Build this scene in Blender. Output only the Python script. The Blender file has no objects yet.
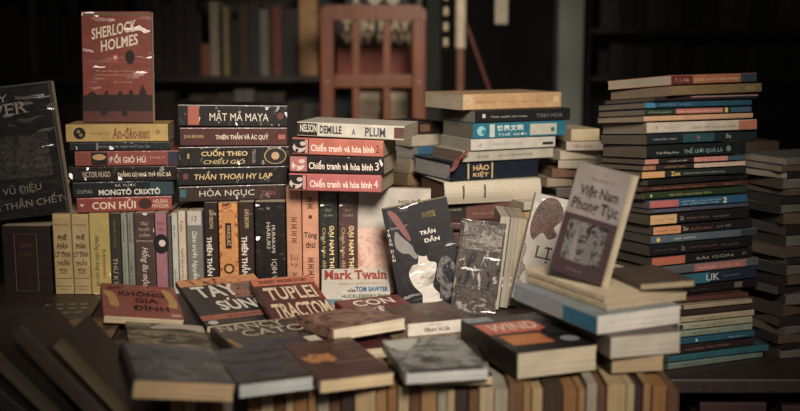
import bpy, bmesh, math, random
from mathutils import Vector, Matrix
C = bpy.context.scene.collection
R = math.radians
rnd = random.Random(7)
F = 1050.0; CZ = 0.93; PITCH = math.atan((205.5-45)/F)
TZ = 0.42                                   # top of the stall table
# ------------------------------------------------------------------ camera maths
cp, sp_ = math.cos(PITCH), math.sin(PITCH)
def ray(px, py):
    a = (px-400)/F; b = (205.5-py)/F
    return Vector((a, cp + b*sp_, -sp_ + b*cp))
def P(px, py, d):                           # pixel -> point at world depth Y=d
    r = ray(px, py); return Vector((0,0,CZ)) + r*(d/r.y)
def PZ(px, py, z):                          # pixel -> point on the level z
    r = ray(px, py); return Vector((0,0,CZ)) + r*((z-CZ)/r.z)
def X(px, py, d): return P(px, py, d).x
def Z(py, d, px=400): return P(px, py, d).z
# ------------------------------------------------------------------ materials
def lin(h, k=1.0):
    h = h.lstrip('#'); v = [int(h[i:i+2],16)/255 for i in (0,2,4)]
    g = .3*v[0]+.59*v[1]+.11*v[2]; v = [c + (g-c)*.2 for c in v]
    return tuple(k*(c/12.92 if c <= .04045 else ((c+.055)/1.055)**2.4) for c in v) + (1,)
MC = {}
def nodes(name):
    m = bpy.data.materials.new(name); m.use_nodes = True
    nt = m.node_tree; b = nt.nodes['Principled BSDF']
    tc = nt.nodes.new('ShaderNodeTexCoord')
    return m, nt, b, tc
def link(nt, a, b): nt.links.new(a, b)
def noise(nt, vec, scale, detail=3, dist=0.0, rough=.5):
    n = nt.nodes.new('ShaderNodeTexNoise'); n.inputs['Scale'].default_value = scale
    n.inputs['Detail'].default_value = detail; n.inputs['Distortion'].default_value = dist
    n.inputs['Roughness'].default_value = rough
    if vec: link(nt, vec, n.inputs['Vector'])
    return n
def mapping(nt, vec, sc=(1,1,1), loc=(0,0,0), rot=(0,0,0)):
    n = nt.nodes.new('ShaderNodeMapping'); n.inputs['Scale'].default_value = sc
    n.inputs['Location'].default_value = loc; n.inputs['Rotation'].default_value = rot
    link(nt, vec, n.inputs['Vector']); return n.outputs[0]
def ramp(nt, fac, stops, interp='LINEAR'):
    r = nt.nodes.new('ShaderNodeValToRGB'); r.color_ramp.interpolation = interp
    e = r.color_ramp.elements
    while len(e) < len(stops): e.new(.5)
    for i, (p, c) in enumerate(stops): e[i].position = p; e[i].color = c
    link(nt, fac, r.inputs[0]); return r.outputs[0]
def bump(nt, h, strength, dist, b, sock='Normal'):
    n = nt.nodes.new('ShaderNodeBump'); n.inputs['Strength'].default_value = strength
    n.inputs['Distance'].default_value = dist
    link(nt, h, n.inputs['Height']); link(nt, n.outputs[0], b.inputs[sock]); return n
def scaled(c, k): return tuple(min(1, x*k) for x in c[:3]) + (1,)
def wrap_coat(nt, b, tc, amt, sc=(7,46,22)):      # crinkled clear film over a cover
    b.inputs['Coat Weight'].default_value = min(1, amt*.6); b.inputs['Coat Roughness'].default_value = .15
    b.inputs['Coat IOR'].default_value = 1.45
    warp = noise(nt, tc.outputs['Object'], 14, 3)
    ad = nt.nodes.new('ShaderNodeVectorMath'); ad.operation = 'MULTIPLY_ADD'
    link(nt, warp.outputs['Color'], ad.inputs[0]); ad.inputs[1].default_value = (.04,.04,.04); link(nt, tc.outputs['Object'], ad.inputs[2])
    vo = nt.nodes.new('ShaderNodeTexVoronoi'); vo.inputs['Scale'].default_value = 4.2
    link(nt, mapping(nt, ad.outputs[0], sc, rot=(.4,.5,.7)), vo.inputs['Vector'])
    ge = nt.nodes.new('ShaderNodeNewGeometry')
    sb = nt.nodes.new('ShaderNodeVectorMath'); sb.operation = 'SUBTRACT'; link(nt, vo.outputs['Color'], sb.inputs[0]); sb.inputs[1].default_value = (.5,.5,.5)
    ma = nt.nodes.new('ShaderNodeVectorMath'); ma.operation = 'MULTIPLY_ADD'
    link(nt, sb.outputs[0], ma.inputs[0]); ma.inputs[1].default_value = (1.0*amt,)*3; link(nt, ge.outputs['Normal'], ma.inputs[2])
    no = nt.nodes.new('ShaderNodeVectorMath'); no.operation = 'NORMALIZE'; link(nt, ma.outputs[0], no.inputs[0])
    link(nt, no.outputs[0], b.inputs['Coat Normal'])
def cov(hexc, rough=.5, film=0.0, wear=.12):
    key = ('cov', hexc, rough, film, wear)
    if key in MC: return MC[key]
    m, nt, b, tc = nodes('cover_' + hexc.strip('#'))
    c = lin(hexc)
    n = noise(nt, mapping(nt, tc.outputs['Object'], (1,1,1), loc=(rnd.random()*9,0,0)), 38, 5)
    link(nt, ramp(nt, n.outputs[0], [(.3, scaled(c,1-wear*1.6)), (.62, c), (.85, scaled(c,1+wear*2))]), b.inputs['Base Color'])
    b.inputs['Roughness'].default_value = rough
    b.inputs['Specular IOR Level'].default_value = .35
    if film: wrap_coat(nt, b, tc, film)
    MC[key] = m; return m
def ink(hexc, rough=.5):
    key = ('ink', hexc, rough)
    if key in MC: return MC[key]
    m, nt, b, tc = nodes('ink_' + hexc.strip('#'))
    n = noise(nt, tc.outputs['Object'], 90, 3); c = lin(hexc)
    link(nt, ramp(nt, n.outputs[0], [(.25, scaled(c,.8)), (.6, c)]), b.inputs['Base Color'])
    b.inputs['Roughness'].default_value = rough; b.inputs['Specular IOR Level'].default_value = .3
    MC[key] = m; return m
def paper(hexc):
    key = ('paper', hexc)
    if key in MC: return MC[key]
    m, nt, b, tc = nodes('paper_' + hexc.strip('#')); c = lin(hexc)
    lines = noise(nt, mapping(nt, tc.outputs['Object'], (5,5,900)), 1.0, 2, 0)
    blot = noise(nt, tc.outputs['Object'], 22, 3)
    mx = nt.nodes.new('ShaderNodeMix'); mx.data_type = 'FLOAT'; mx.inputs[0].default_value = .35
    link(nt, lines.outputs[0], mx.inputs[2]); link(nt, blot.outputs[0], mx.inputs[3])
    link(nt, ramp(nt, mx.outputs[0], [(.3, scaled(c,.55)), (.5, scaled(c,.92)), (.7, scaled(c,1.12))]), b.inputs['Base Color'])
    b.inputs['Roughness'].default_value = .85; b.inputs['Specular IOR Level'].default_value = .15
    bump(nt, lines.outputs[0], .5, .0006, b)
    MC[key] = m; return m
def art(cols, scale=14, dist=1.2, film=0.0, st=(1,1,1), hard=False, seed=0):
    key = ('art', tuple(cols), scale, dist, film, st, hard, seed)
    if key in MC: return MC[key]
    m, nt, b, tc = nodes('printed_picture')
    n = noise(nt, mapping(nt, tc.outputs['Object'], st, loc=(seed*1.7, seed*.9, seed)), scale, 9, dist, .68)
    k = len(cols); stops = [(.37 + .26*i/(k-1 if k > 1 else 1), lin(h)) for i, h in enumerate(cols)]
    link(nt, ramp(nt, n.outputs[0], stops, 'CONSTANT' if hard else 'LINEAR'), b.inputs['Base Color'])
    b.inputs['Roughness'].default_value = .45; b.inputs['Specular IOR Level'].default_value = .35
    if film: wrap_coat(nt, b, tc, film)
    MC[key] = m; return m
def lattice(a, c):
    m, nt, b, tc = nodes('lattice_cloth')
    w = []
    for r in (R(45), R(-45)):
        n = nt.nodes.new('ShaderNodeTexWave'); n.inputs['Scale'].default_value = 62; n.inputs['Distortion'].default_value = .3
        n.bands_direction = 'Y'
        link(nt, mapping(nt, tc.outputs['Object'], rot=(r,0,0)), n.inputs['Vector']); w.append(n)
    mx = nt.nodes.new('ShaderNodeMath'); mx.operation = 'MINIMUM'
    link(nt, w[0].outputs[1], mx.inputs[0]); link(nt, w[1].outputs[1], mx.inputs[1])
    link(nt, ramp(nt, mx.outputs[0], [(.05, lin(a)), (.35, lin(c))]), b.inputs['Base Color'])
    b.inputs['Roughness'].default_value = .55; return m
def wood(hexc, rough=.5, name='wood'):
    key = ('wood', hexc, rough)
    if key in MC: return MC[key]
    m, nt, b, tc = nodes(name); c = lin(hexc)
    n = noise(nt, mapping(nt, tc.outputs['Object'], (14,14,1.5)), 4, 5, 1.0)
    link(nt, ramp(nt, n.outputs[0], [(.3, scaled(c,.6)), (.6, c), (.8, scaled(c,1.25))]), b.inputs['Base Color'])
    b.inputs['Roughness'].default_value = rough; bump(nt, n.outputs[0], .15, .003, b)
    MC[key] = m; return m
def plaster(hexc, name):
    m, nt, b, tc = nodes(name); c = lin(hexc)
    n = noise(nt, tc.outputs['Object'], 3, 6)
    link(nt, ramp(nt, n.outputs[0], [(.3, scaled(c,.7)), (.7, scaled(c,1.2))]), b.inputs['Base Color'])
    b.inputs['Roughness'].default_value = .8; bump(nt, n.outputs[0], .2, .01, b); return m
# ------------------------------------------------------------------ objects
def mesh_obj(name, bm, mat, parent=None, mats=None):
    me = bpy.data.meshes.new(name); bm.to_mesh(me); bm.free()
    for q in (mats or [mat]): me.materials.append(q)
    o = bpy.data.objects.new(name, me); C.objects.link(o)
    if parent: o.parent = parent
    return o
def tag(o, label, cat, group=None):
    o['label'] = label; o['category'] = cat
    if group: o['group'] = group
    return o
def thing(name, label, cat, M, group=None):
    o = bpy.data.objects.new(name, None); C.objects.link(o)
    o.empty_display_size = .03; o.matrix_world = M
    return tag(o, label, cat, group)
def struct(name, bm, mat):
    o = mesh_obj(name, bm, mat); o['kind'] = 'structure'; return o
def add_box(bm, lo, hi, bev=0.0, M=None):
    r = bmesh.ops.create_cube(bm, size=1)
    lo, hi = Vector(lo), Vector(hi); c = (lo+hi)/2; s = hi-lo
    for v in r['verts']: v.co = Vector((v.co.x*s.x, v.co.y*s.y, v.co.z*s.z)) + c
    vs = r['verts']
    if bev:
        es = list({e for v in vs for e in v.link_edges})
        q = bmesh.ops.bevel(bm, geom=es, offset=bev, segments=2, affect='EDGES', profile=.6)
        vs = list({v for f in q['faces'] for v in f.verts} | {v for v in vs if v.is_valid})
    if M is not None:
        for v in vs: v.co = M @ v.co
    return vs
def box_bm(lo, hi, bev=0.0):
    bm = bmesh.new(); add_box(bm, lo, hi, bev); return bm
def tube_bm(pts, rad, seg=10):
    bm = bmesh.new(); rings = []
    pts = [Vector(p) for p in pts]
    for i, p in enumerate(pts):
        t = (pts[min(i+1,len(pts)-1)] - pts[max(i-1,0)]).normalized()
        a = t.orthogonal().normalized() if i == 0 else (pa - t*pa.dot(t)).normalized()
        pa = a; b = t.cross(a)
        rr = rad[i] if isinstance(rad, (list,tuple)) else rad
        rings.append([bm.verts.new(p + (a*math.cos(2*math.pi*k/seg) + b*math.sin(2*math.pi*k/seg))*rr) for k in range(seg)])
    for A, B in zip(rings, rings[1:]):
        for k in range(seg): bm.faces.new((A[k], A[(k+1)%seg], B[(k+1)%seg], B[k]))
    bm.faces.new(rings[0][::-1]); bm.faces.new(rings[-1]); return bm
# ------------------------------------------------------------------ lettering
TC = {}
def text_data(s, serif=False, bold=0.0, shear=0.0):
    key = (s, serif, bold, shear)
    if key in TC: return TC[key]
    cu = bpy.data.curves.new('lettering', 'FONT'); cu.body = s; cu.size = 1; cu.resolution_u = 3
    cu.offset = bold; cu.shear = shear; cu.space_character = 1.0 + bold
    o = bpy.data.objects.new('lettering', cu); C.objects.link(o)
    bpy.context.view_layer.update()
    me = bpy.data.meshes.new_from_object(o.evaluated_get(bpy.context.evaluated_depsgraph_get()))
    bpy.data.objects.remove(o); bpy.data.curves.remove(cu)
    bm = bmesh.new(); bm.from_mesh(me); bpy.data.meshes.remove(me)
    if serif:                                    # little feet on the ends of the stems
        bmesh.ops.remove_doubles(bm, verts=bm.verts, dist=1e-5)
        todo = []
        for e in bm.edges:
            if len(e.link_faces) != 1: continue
            a, b = e.verts[0].co, e.verts[1].co
            if abs(a.y-b.y) > .004 or not (.04 < abs(a.x-b.x) < .26): continue
            todo.append((min(a.x,b.x), max(a.x,b.x), a.y, e.link_faces[0].calc_center_median().y > a.y))
        for x0, x1, y, up in todo:
            y0, y1 = (y, y+.035) if up else (y-.035, y)
            vs = [bm.verts.new((x, yy, .0)) for x, yy in ((x0-.065,y0),(x1+.065,y0),(x1+.065,y1),(x0-.065,y1))]
            bm.faces.new(vs)
    for f in bm.faces:
        f.normal_update()
        if f.normal.z < 0: f.normal_flip()
    xs = [v.co.x for v in bm.verts]; ys = [v.co.y for v in bm.verts]
    dat = ([tuple(v.co) for v in bm.verts], None, min(xs), max(xs), min(ys), max(ys))
    bm.verts.index_update()
    dat = ([tuple(v.co) for v in bm.verts], [[v.index for v in f.verts] for f in bm.faces]) + dat[2:]
    bm.free(); TC[key] = dat; return dat
def put_text(parent, s, o, ex, ey, w, h, mat, serif=False, bold=.0, shear=0.0, name='title'):
    """lettering filling w x h with its lower-left corner at o, running along ex, upright along ey"""
    vs, fs, x0, x1, y0, y1 = text_data(s, serif, bold, shear)
    kx, ky = w/(x1-x0), h/(y1-y0)
    me = bpy.data.meshes.new(name)
    me.from_pydata([o + ex*((v[0]-x0)*kx) + ey*((v[1]-y0)*ky) for v in vs], [], fs)
    me.materials.append(mat); q = bpy.data.objects.new(name, me); C.objects.link(q); q.parent = parent
    return q
def smooth(pts, n=5):
    o = []; m = len(pts)
    for i in range(m):
        a, b, c, d = (Vector(pts[(i+k) % m]) for k in (-1,0,1,2))
        for j in range(n):
            t = j/n; o.append(.5*((2*b) + (c-a)*t + (2*a-5*b+4*c-d)*t*t + (3*b-a-3*c+d)*t**3))
    return [(min(.99,max(.01,p[0])), min(.99,max(.005,p[1]))) for p in o]
def put_poly(parent, pts, mat, name):
    me = bpy.data.meshes.new(name); me.from_pydata(pts, [], [list(range(len(pts)))])
    me.materials.append(mat); q = bpy.data.objects.new(name, me); C.objects.link(q); q.parent = parent
    return q
# ------------------------------------------------------------------ the book
def book(label, M, W, H, T, cover, pages='#a8977c', hard=False, spine=(), front=(), group=None, Tf=None, bulge=0.0, name=None, curl=0.0):
    """local frame: spine x=0, fore-edge x=W, tail y=0, head y=H, back cover z=0, front cover z=T"""
    Tf = T if Tf is None else Tf
    if isinstance(cover, str): cover = cov(cover)
    c = min(.0026 if hard else .0006, T*.2); ov = .003 if hard else .0004
    root = thing(name or ('hardcover_book' if hard else 'paperback_book'), label, 'book', M, group)
    # cover: C-shaped section swept from tail to head
    rr = min(.0022 if not hard else .004, T*.3); out = [(W, 0.0)]
    ns = 3
    sp = []
    for k in range(ns+1):
        a = R(90)*k/ns; sp.append((rr - rr*math.sin(a), rr - rr*math.cos(a)))
    for k in range(1, 6):
        t = k/6; sp.append((-bulge*math.sin(math.pi*t), rr + (T-2*rr)*t))
    for k in range(ns+1):
        a = R(90)*k/ns; sp.append((rr - rr*math.cos(a), T - rr + rr*math.sin(a)))
    for x, z in sp:
        out.append((x - (bulge*math.sin(math.pi*min(1,max(0,z/T)))*.0), z))
    mid = [(W*t, T + (Tf-T)*t + curl*t*t) for t in (.25,.5,.75,1.0)]
    out += mid
    inn = []
    n = len(out)
    for i, (x, z) in enumerate(out):
        if i == 0: inn.append((x, c))
        elif i >= n-len(mid): inn.append((x, z-c))
        else: inn.append((x + c*(1 - min(1, x/rr))*1.0 if x < rr else x, min(max(z, c), T-c)))
    bm = bmesh.new()
    g = [[bm.verts.new((x, y, z)) for x, z in L] for y in (0, H) for L in (out, inn)]
    o0, i0, o1, i1 = g
    for k in range(n-1):
        for q in ((o0[k],o0[k+1],o1[k+1],o1[k]), (i0[k+1],i0[k],i1[k],i1[k+1]), (o0[k+1],o0[k],i0[k],i0[k+1]), (o1[k],o1[k+1],i1[k+1],i1[k])):
            bm.faces.new(q)
    for k in (0, n-1): bm.faces.new((o0[k], o1[k], i1[k], i0[k]))
    bmesh.ops.recalc_face_normals(bm, faces=bm.faces)
    prn = mesh_obj('cover', bm, cover, root)
    # page block, fore-edge slightly hollow on bound books
    bm = bmesh.new(); nz = 5; e = .00012
    prof = []
    x1 = W - ov; hol = .006 if hard else .0012
    for k in range(nz+1):
        t = k/nz; prof.append((x1 - hol*math.sin(math.pi*t), c+e + (Tf-2*c-2*e)*t))
    prof += [(max(c,rr)+e, T-c-e), (max(c,rr)+e, c+e)]
    A = [bm.verts.new((x, ov, z)) for x, z in prof]; B = [bm.verts.new((x, H-ov, z)) for x, z in prof]
    bm.faces.new(A); bm.faces.new(B[::-1])
    for k in range(len(prof)): bm.faces.new((A[k], B[k], B[(k+1)%len(prof)], A[(k+1)%len(prof)]))
    bmesh.ops.recalc_face_normals(bm, faces=bm.faces)
    mesh_obj('pages', bm, paper(pages), root)
    # spine print: s runs from the head (0) to the tail (1), t from back to front
    def sv(s, t, lift): return Vector((-bulge*math.sin(math.pi*t) - lift, H*(1-s), T*t))
    for it in spine:
        k = it[0]; opt = it[-1] if isinstance(it[-1], dict) else {}
        if k == 'b':                                   # band or block s0,s1,(t0,t1),colour
            s0, s1, col = it[1:4]; t0, t1 = opt.get('t', (.07,.93))
            m = opt.get('m') or ink(col)
            N = 5 if bulge else 1
            vs = []
            fs = []
            for j in range(N+1):
                t = t0 + (t1-t0)*j/N; vs += [sv(s0,t,.00025+opt.get('z',0)), sv(s1,t,.00025+opt.get('z',0))]
                if j: fs.append((2*j-2, 2*j-1, 2*j+1, 2*j))
            me = bpy.data.meshes.new('spine_band'); me.from_pydata(vs, [], fs); me.materials.append(m)
            q = bpy.data.objects.new('spine_band', me); C.objects.link(q); q.parent = prn
        elif k == 't':                                 # along the spine, head to tail
            _, s, s0, s1, t0, t1, col = it[:7]
            put_text(prn, s, sv(s0, t0, .0006)-Vector((bulge*.35,0,0)), Vector((0,-1,0)), Vector((0,0,1)), (s1-s0)*H, (t1-t0)*T, ink(col), opt.get('serif',False), opt.get('bold',0), opt.get('shear',0))
        elif k == 'u':                                 # along the spine, tail to head
            _, s, s0, s1, t0, t1, col = it[:7]
            put_text(prn, s, sv(s1, t1, .0006), Vector((0,1,0)), Vector((0,0,-1)), (s1-s0)*H, (t1-t0)*T, ink(col), opt.get('serif',False), opt.get('bold',0), opt.get('shear',0))
        elif k == 'h':                                 # across the spine of an upright book
            _, s, s0, s1, t0, t1, col = it[:7]
            put_text(prn, s, sv(s1, t0, .0006), Vector((0,0,1)), Vector((0,1,0)), (t1-t0)*T, (s1-s0)*H, ink(col), opt.get('serif',False), opt.get('bold',0), opt.get('shear',0))
        elif k == 'd':                                 # disc
            _, s, t, r, col = it[:5]; c0 = sv(s, t, .0004+opt.get('z',0))
            put_poly(prn, [c0 + Vector((0, -math.cos(a)*r*opt.get('ax',1), math.sin(a)*r)) for a in [2*math.pi*j/18 for j in range(18)]], opt.get('m') or ink(col), 'emblem')
    zt = lambda u: T + (Tf-T)*u + curl*u*u
    def fv(u, v, lift): return Vector((W*u, H*v, zt(u)+lift))
    fx = (Vector((W,0,Tf-T+curl))).normalized(); L = math.hypot(W, Tf-T)
    for it in front:
        k = it[0]; opt = it[-1] if isinstance(it[-1], dict) else {}
        if k == 't':
            _, s, u0, u1, v0, v1, col = it[:7]
            sl = opt.get('rise', 0.0)
            put_text(prn, s, fv(u0, v0, .0008), (fx + Vector((0,sl,0))), Vector((0,1,0)), (u1-u0)*L, (v1-v0)*H, ink(col), opt.get('serif',False), opt.get('bold',0), opt.get('shear',0))
        elif k == 'r':
            _, u0, u1, v0, v1, col = it[:6]; l = .0003 + opt.get('z', 0)
            put_poly(prn, [fv(u0,v0,l), fv(u1,v0,l), fv(u1,v1,l), fv(u0,v1,l)], opt.get('m') or ink(col), opt.get('n','cover_panel'))
        elif k == 'p':
            pts, col = it[1:3]; l = .0005 + opt.get('z', 0)
            put_poly(prn, [fv(u,v,l) for u, v in (pts if opt.get('sharp') else smooth(pts))], opt.get('m') or ink(col), opt.get('n','cover_picture'))
        elif k == 'd':
            _, u, v, r, col = it[:5]; c0 = fv(u, v, .0005+opt.get('z',0))
            put_poly(prn, [c0 + Vector((math.cos(a)*r, math.sin(a)*r*opt.get('ay',1), 0)) for a in [2*math.pi*j/18 for j in range(18)]], opt.get('m') or ink(col), 'cover_emblem')
    return root
def basis(x, y, z): return Matrix((x, y, z)).transposed().to_4x4()
VX, VY, VZ = Vector((1,0,0)), Vector((0,1,0)), Vector((0,0,1))
SPINE_OUT = basis(VY, VZ, VX)            # upright, spine to the viewer
FORE_OUT = basis(-VY, VZ, -VX)           # upright, fore-edge to the viewer
FACE_OUT = basis(VX, VZ, -VY)            # upright, front cover to the viewer
def T_(v): return Matrix.Translation(v)
def Rz(a): return Matrix.Rotation(R(a), 4, 'Z')
def Ry(a): return Matrix.Rotation(R(a), 4, 'Y')
def Rx(a): return Matrix.Rotation(R(a), 4, 'X')
ORD = 'first second third fourth fifth sixth seventh eighth ninth tenth eleventh twelfth thirteenth fourteenth fifteenth sixteenth seventeenth eighteenth nineteenth twentieth'.split()
def ordw(i):
    if i < 20: return ORD[i]
    tens = ('twenty','thirty','forty','fifty')[(i+1)//10-2]; u = (i+1) % 10
    return {'twenty':'twentieth','thirty':'thirtieth','forty':'fortieth','fifty':'fiftieth'}[tens] if u == 0 else tens+'-'+ORD[u-1]
# lying books, spine to the viewer.  entry: (label, x0, x1, thickness px, dict)
def stack(z, y, d, entries, group, **kw):
    """y = pixel row of the stack's base (bottom), z = its world height"""
    a = kw.get('tilt', 0.0)
    for e in entries:
        lab, x0, x1, tp, o = e
        yaw = o.get('yaw', kw.get('yaw', 0)); dd = o.get('d', d); W = o.get('W', kw.get('W', .14))
        ym = y - tp/2
        T = Z(ym-tp/2, dd) - Z(ym+tp/2, dd)
        r1 = ray(x1, ym); k1 = r1.x/r1.y; XL = X(x0, ym, dd)
        cs, sn = math.cos(R(yaw)), math.sin(R(yaw))
        Hh = (k1*dd - XL)/(cs - k1*sn)
        org = Vector((XL + Hh*cs, dd + Hh*sn, z + o.get('lift', 0.0)))
        tap = o.get('taper', kw.get('taper', 0.0)); Tf = T*(1-tap)
        M = T_(org) @ Rz(yaw+90) @ Ry(a) @ Rx(o.get('roll', 0.0))
        def cv(it):                        # pixel columns -> fractions along the spine
            it = list(it); q = lambda p: (p-x0)/(x1-x0)
            if it[0] == 'b': it[1], it[2] = q(it[1]), q(it[2])
            elif it[0] in 'tu': it[2], it[3] = q(it[2]), q(it[3])
            elif it[0] == 'd': it[1] = q(it[1]); it[3] = it[3]*T
            return it
        book(lab, M, W, Hh, T, o.get('c', '#333333'), o.get('p', kw.get('p', '#a8977c')), o.get('hard', False), [cv(i) for i in o.get('s', ())], o.get('f', ()), group, Tf, o.get('bulge', 0.0))
        z += T*math.cos(R(a)) + o.get('gap', kw.get('gap', .0008))
        a += math.degrees(math.atan2(T-Tf, W)); y -= tp + (kw['gap']*F/dd if 'gap' in kw else 0)
    return z
# upright books, spine to the viewer
def stand(lab, x0, x1, yt, d, base, c, group, W=.14, lean=0.0, kind='s', yaw=0.0, s=(), p='#a8977c', hard=False, h=None, bulge=0.0):
    xa, xb = X(x0, (yt+300)/2, d), X(x1, (yt+300)/2, d); T = xb-xa
    H = h if h else Z(yt, d, (x0+x1)/2) - base
    if kind == 's': M = T_(Vector((xa, d, base))) @ Rz(yaw) @ Ry(lean) @ SPINE_OUT
    else: M = T_(Vector((xb, d+W, base))) @ Rz(yaw) @ Ry(lean) @ FORE_OUT
    return book(lab, M, W, H, T-.0006, c, p, hard, s, (), group, bulge=bulge)
# cover-up books placed by their two near corners on the level of the top cover
def flat(lab, bl, br, base, T, H, c, group=None, tilt=0.0, f=(), s=(), p='#b3a282', hard=False, W=None, Tf=None, curl=0.0, yaw=None, roll=0.0):
    a, b = PZ(bl[0], bl[1], base+T), PZ(br[0], br[1], base+T)
    if yaw is None: yaw = math.degrees(math.atan2(b.y-a.y, b.x-a.x))
    M = T_(Vector((a.x, a.y, base))) @ Rz(yaw) @ Ry(roll) @ Rx(tilt)
    return book(lab, M, W or (b-a).length, H, T, c, p, hard, s, f, group, Tf, curl=curl)
# upright or leaning books, front cover to the viewer
def face(lab, bl, d, W, H, T, c, group=None, roll=0.0, back=0.0, yaw=0.0, f=(), s=(), p='#b3a282', base=None, hard=False):
    o = P(bl[0], bl[1], d)
    if base is not None: o.z = base
    M = T_(o) @ Rz(yaw) @ Rx(-back) @ Ry(-roll) @ FACE_OUT @ T_(Vector((0,0,-T)))
    return book(lab, M, W, H, T, c, p, hard, s, f, group)
SER = {'serif': True}
BD = {'bold': .025}
SB = {'serif': True, 'bold': .02}
# ================================================================== THE SETTING
bm = box_bm((-3, -1.5, -.1), (3, 6, 0)); struct('floor', bm, plaster('#2b2622', 'cement_floor'))
struct('wall_back', box_bm((-3, 5.6, 0), (3, 5.75, 3)), plaster('#221e1d', 'dark_wall'))
struct('wall_left', box_bm((-3.1, -1.5, 0), (-3, 5.75, 3)), plaster('#2e2825', 'side_wall'))
struct('wall_right', box_bm((3, -1.5, 0), (3.1, 5.75, 3)), plaster('#2e2825', 'side_wall_right'))
struct('ceiling', box_bm((-3.1, -1.5, 3), (3.1, 5.75, 3.1)), plaster('#3a3531', 'ceiling_plaster'))
# pillars at the back
xa, xb = X(558, 60, 4.4), X(583, 60, 4.4)
struct('trim_1', box_bm((xa, 4.4, 0), (xb, 4.52, 3), .004), plaster('#8f978d', 'grey_green_paint'))
xa, xb = X(426, 60, 4.9), X(441, 60, 4.9)
struct('trim_2', box_bm((xa, 4.9, 0), (xb, 5.02, 3), .004), plaster('#4a4f4b', 'grey_green_paint_dark'))
# ================================================================== STALL TABLE AND BENCH
LEDGE = .238; FT = TZ + .022                     # ledge for the front row, and the level of the front row's tops
FD = 1.475                                       # front face of the front row
def table():
    t = thing('stall_table', 'dark wooden stall table carrying the books, with a low front ledge', 'table', T_(Vector((0,1.7,0))))
    w = wood('#3b2a20')
    def B(n, lo, hi, bev=.004): mesh_obj(n, box_bm((lo[0], lo[1]-1.7, lo[2]), (hi[0], hi[1]-1.7, hi[2]), bev), w, t)
    B('tabletop', (-.86, 1.625, TZ-.03), (.40, 2.78, TZ))
    B('front_ledge', (-.86, 1.44, LEDGE-.02), (.47, 1.622, LEDGE))
    B('apron', (-.86, 1.626, .1), (.40, 1.646, TZ-.031))
    for x in (-.85, .35):
        for y in (1.66, 2.72): B('leg', (x, y, 0), (x+.045, y+.045, TZ-.031))
    for x in (-.85, .42): B('leg', (x, 1.45, 0), (x+.04, 1.49, LEDGE-.021))
table()
BZ = Z(369.5, 1.905, 720)                         # bench top
def bench():
    t = thing('low_bench', 'low reddish wooden bench under the tall right-hand stack', 'bench', T_(Vector((.9,1.86,0))))
    w = wood('#2e201f')
    x0, x1 = .475-.9, 1.35-.9
    mesh_obj('bench_top', box_bm((x0, -.012, BZ-.028), (x1, .72, BZ), .004), w, t)
    mesh_obj('lower_shelf', box_bm((x0+.01, 0, BZ-.145), (x1-.01, .70, BZ-.125), .003), w, t)
    for x in (x0+.002, x1-.042):
        for y in (.0, .66): mesh_obj('leg', box_bm((x, y, 0), (x+.04, y+.04, BZ-.029), .003), w, t)
bench()
CT = Z(223, 2.24, 480)                           # crate top
def crate():
    xa, xb = X(384, 225, 2.24), X(590, 225, 2.24)
    t = thing('wooden_crate', 'reddish-brown wooden crate propping up the middle piles', 'crate', T_(Vector(((xa+xb)/2, 2.24, TZ))))
    w = wood('#4a2c22'); hw = (xb-xa)/2; h = CT-TZ
    mesh_obj('lid', box_bm((-hw, 0, h-.014), (hw, .45, h), .002), w, t)
    for k in range(3):
        z = .004 + k*(h-.02)/3
        mesh_obj('front_slat', box_bm((-hw, 0, z), (hw, .012, z+(h-.02)/3-.006), .001), w, t)
        mesh_obj('back_slat', box_bm((-hw, .438, z), (hw, .45, z+(h-.02)/3-.006), .001), w, t)
    for s in (-1, 1):
        mesh_obj('end_panel', box_bm((min(s*hw, s*(hw-.012)), .0125, 0), (max(s*hw, s*(hw-.012)), .4375, h-.0145)), w, t)
crate()
# ================================================================== STANDING ROW
SD = 2.12
LZ = Z(213, SD, 110)                             # tops under the left stack
MZ = Z(202, SD, 230); NZ = Z(186.5, SD, 325)
G = 'books standing upright in the back row'
def st(lab, x0, x1, yt, c, s=(), top=None, **k):
    return stand(lab, x0, x1, yt, k.pop('d', SD), TZ+.001, c, G, s=s, h=(top-TZ-.001) if top else None, **k)
PU = lambda: (('b',0,.045,'#b59b62'),) + tuple(('h', w, .25+i*.105, .325+i*.105, a, 1-a, '#2e1d14', SB) for i, (w, a) in enumerate((('PHÊ',.25),('PHÁN',.2),('LÝ TÍNH',.07),('THUẦN',.15),('TÚY',.25)))) + \
     (('h','IMMANUEL',.125,.145,.12,.88,'#54341f'), ('b',.80,.807,'#54341f'), ('b',.90,.907,'#54341f'), ('h','SÁCH',.93,.95,.3,.7,'#54341f'))
st('tan book with dark lettering across its spine, left one of the matching pair', 54, 72.5, 216, '#a88f5c', PU(), top=LZ-.002)
st('tan book with dark lettering across its spine, right one of the matching pair', 73, 90, 215, '#ab9260', PU(), top=LZ-.002)
st('yellow book in crinkled film with dark script down its spine', 90.5, 110.5, 214, cov('#b09a52', .35, .9), (('t','Những tấm lòng cao cả',.28,.9,.2,.55,'#3b2b16',{'shear':.3}), ('t','Edmondo',.45,.8,.62,.8,'#3b2b16')), top=LZ)
st('dark olive-black book with pale letters low on its spine', 111, 121.5, 214, '#2f2c22', (('t','THƯ KÝ C',.55,.98,.2,.75,'#a59a7e'), ('t','Nguyễn Trọng',.08,.42,.35,.6,'#7a7258')), top=LZ-.001)
st('thin grey-green book with tiny print, left of two alike', 122, 128, 213, '#83867a', (('t','tuyển tập truyện ngắn',.1,.35,.25,.7,'#3a3a34'), ('t','văn học',.6,.9,.25,.7,'#3a3a34')), top=LZ-.001)
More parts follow.
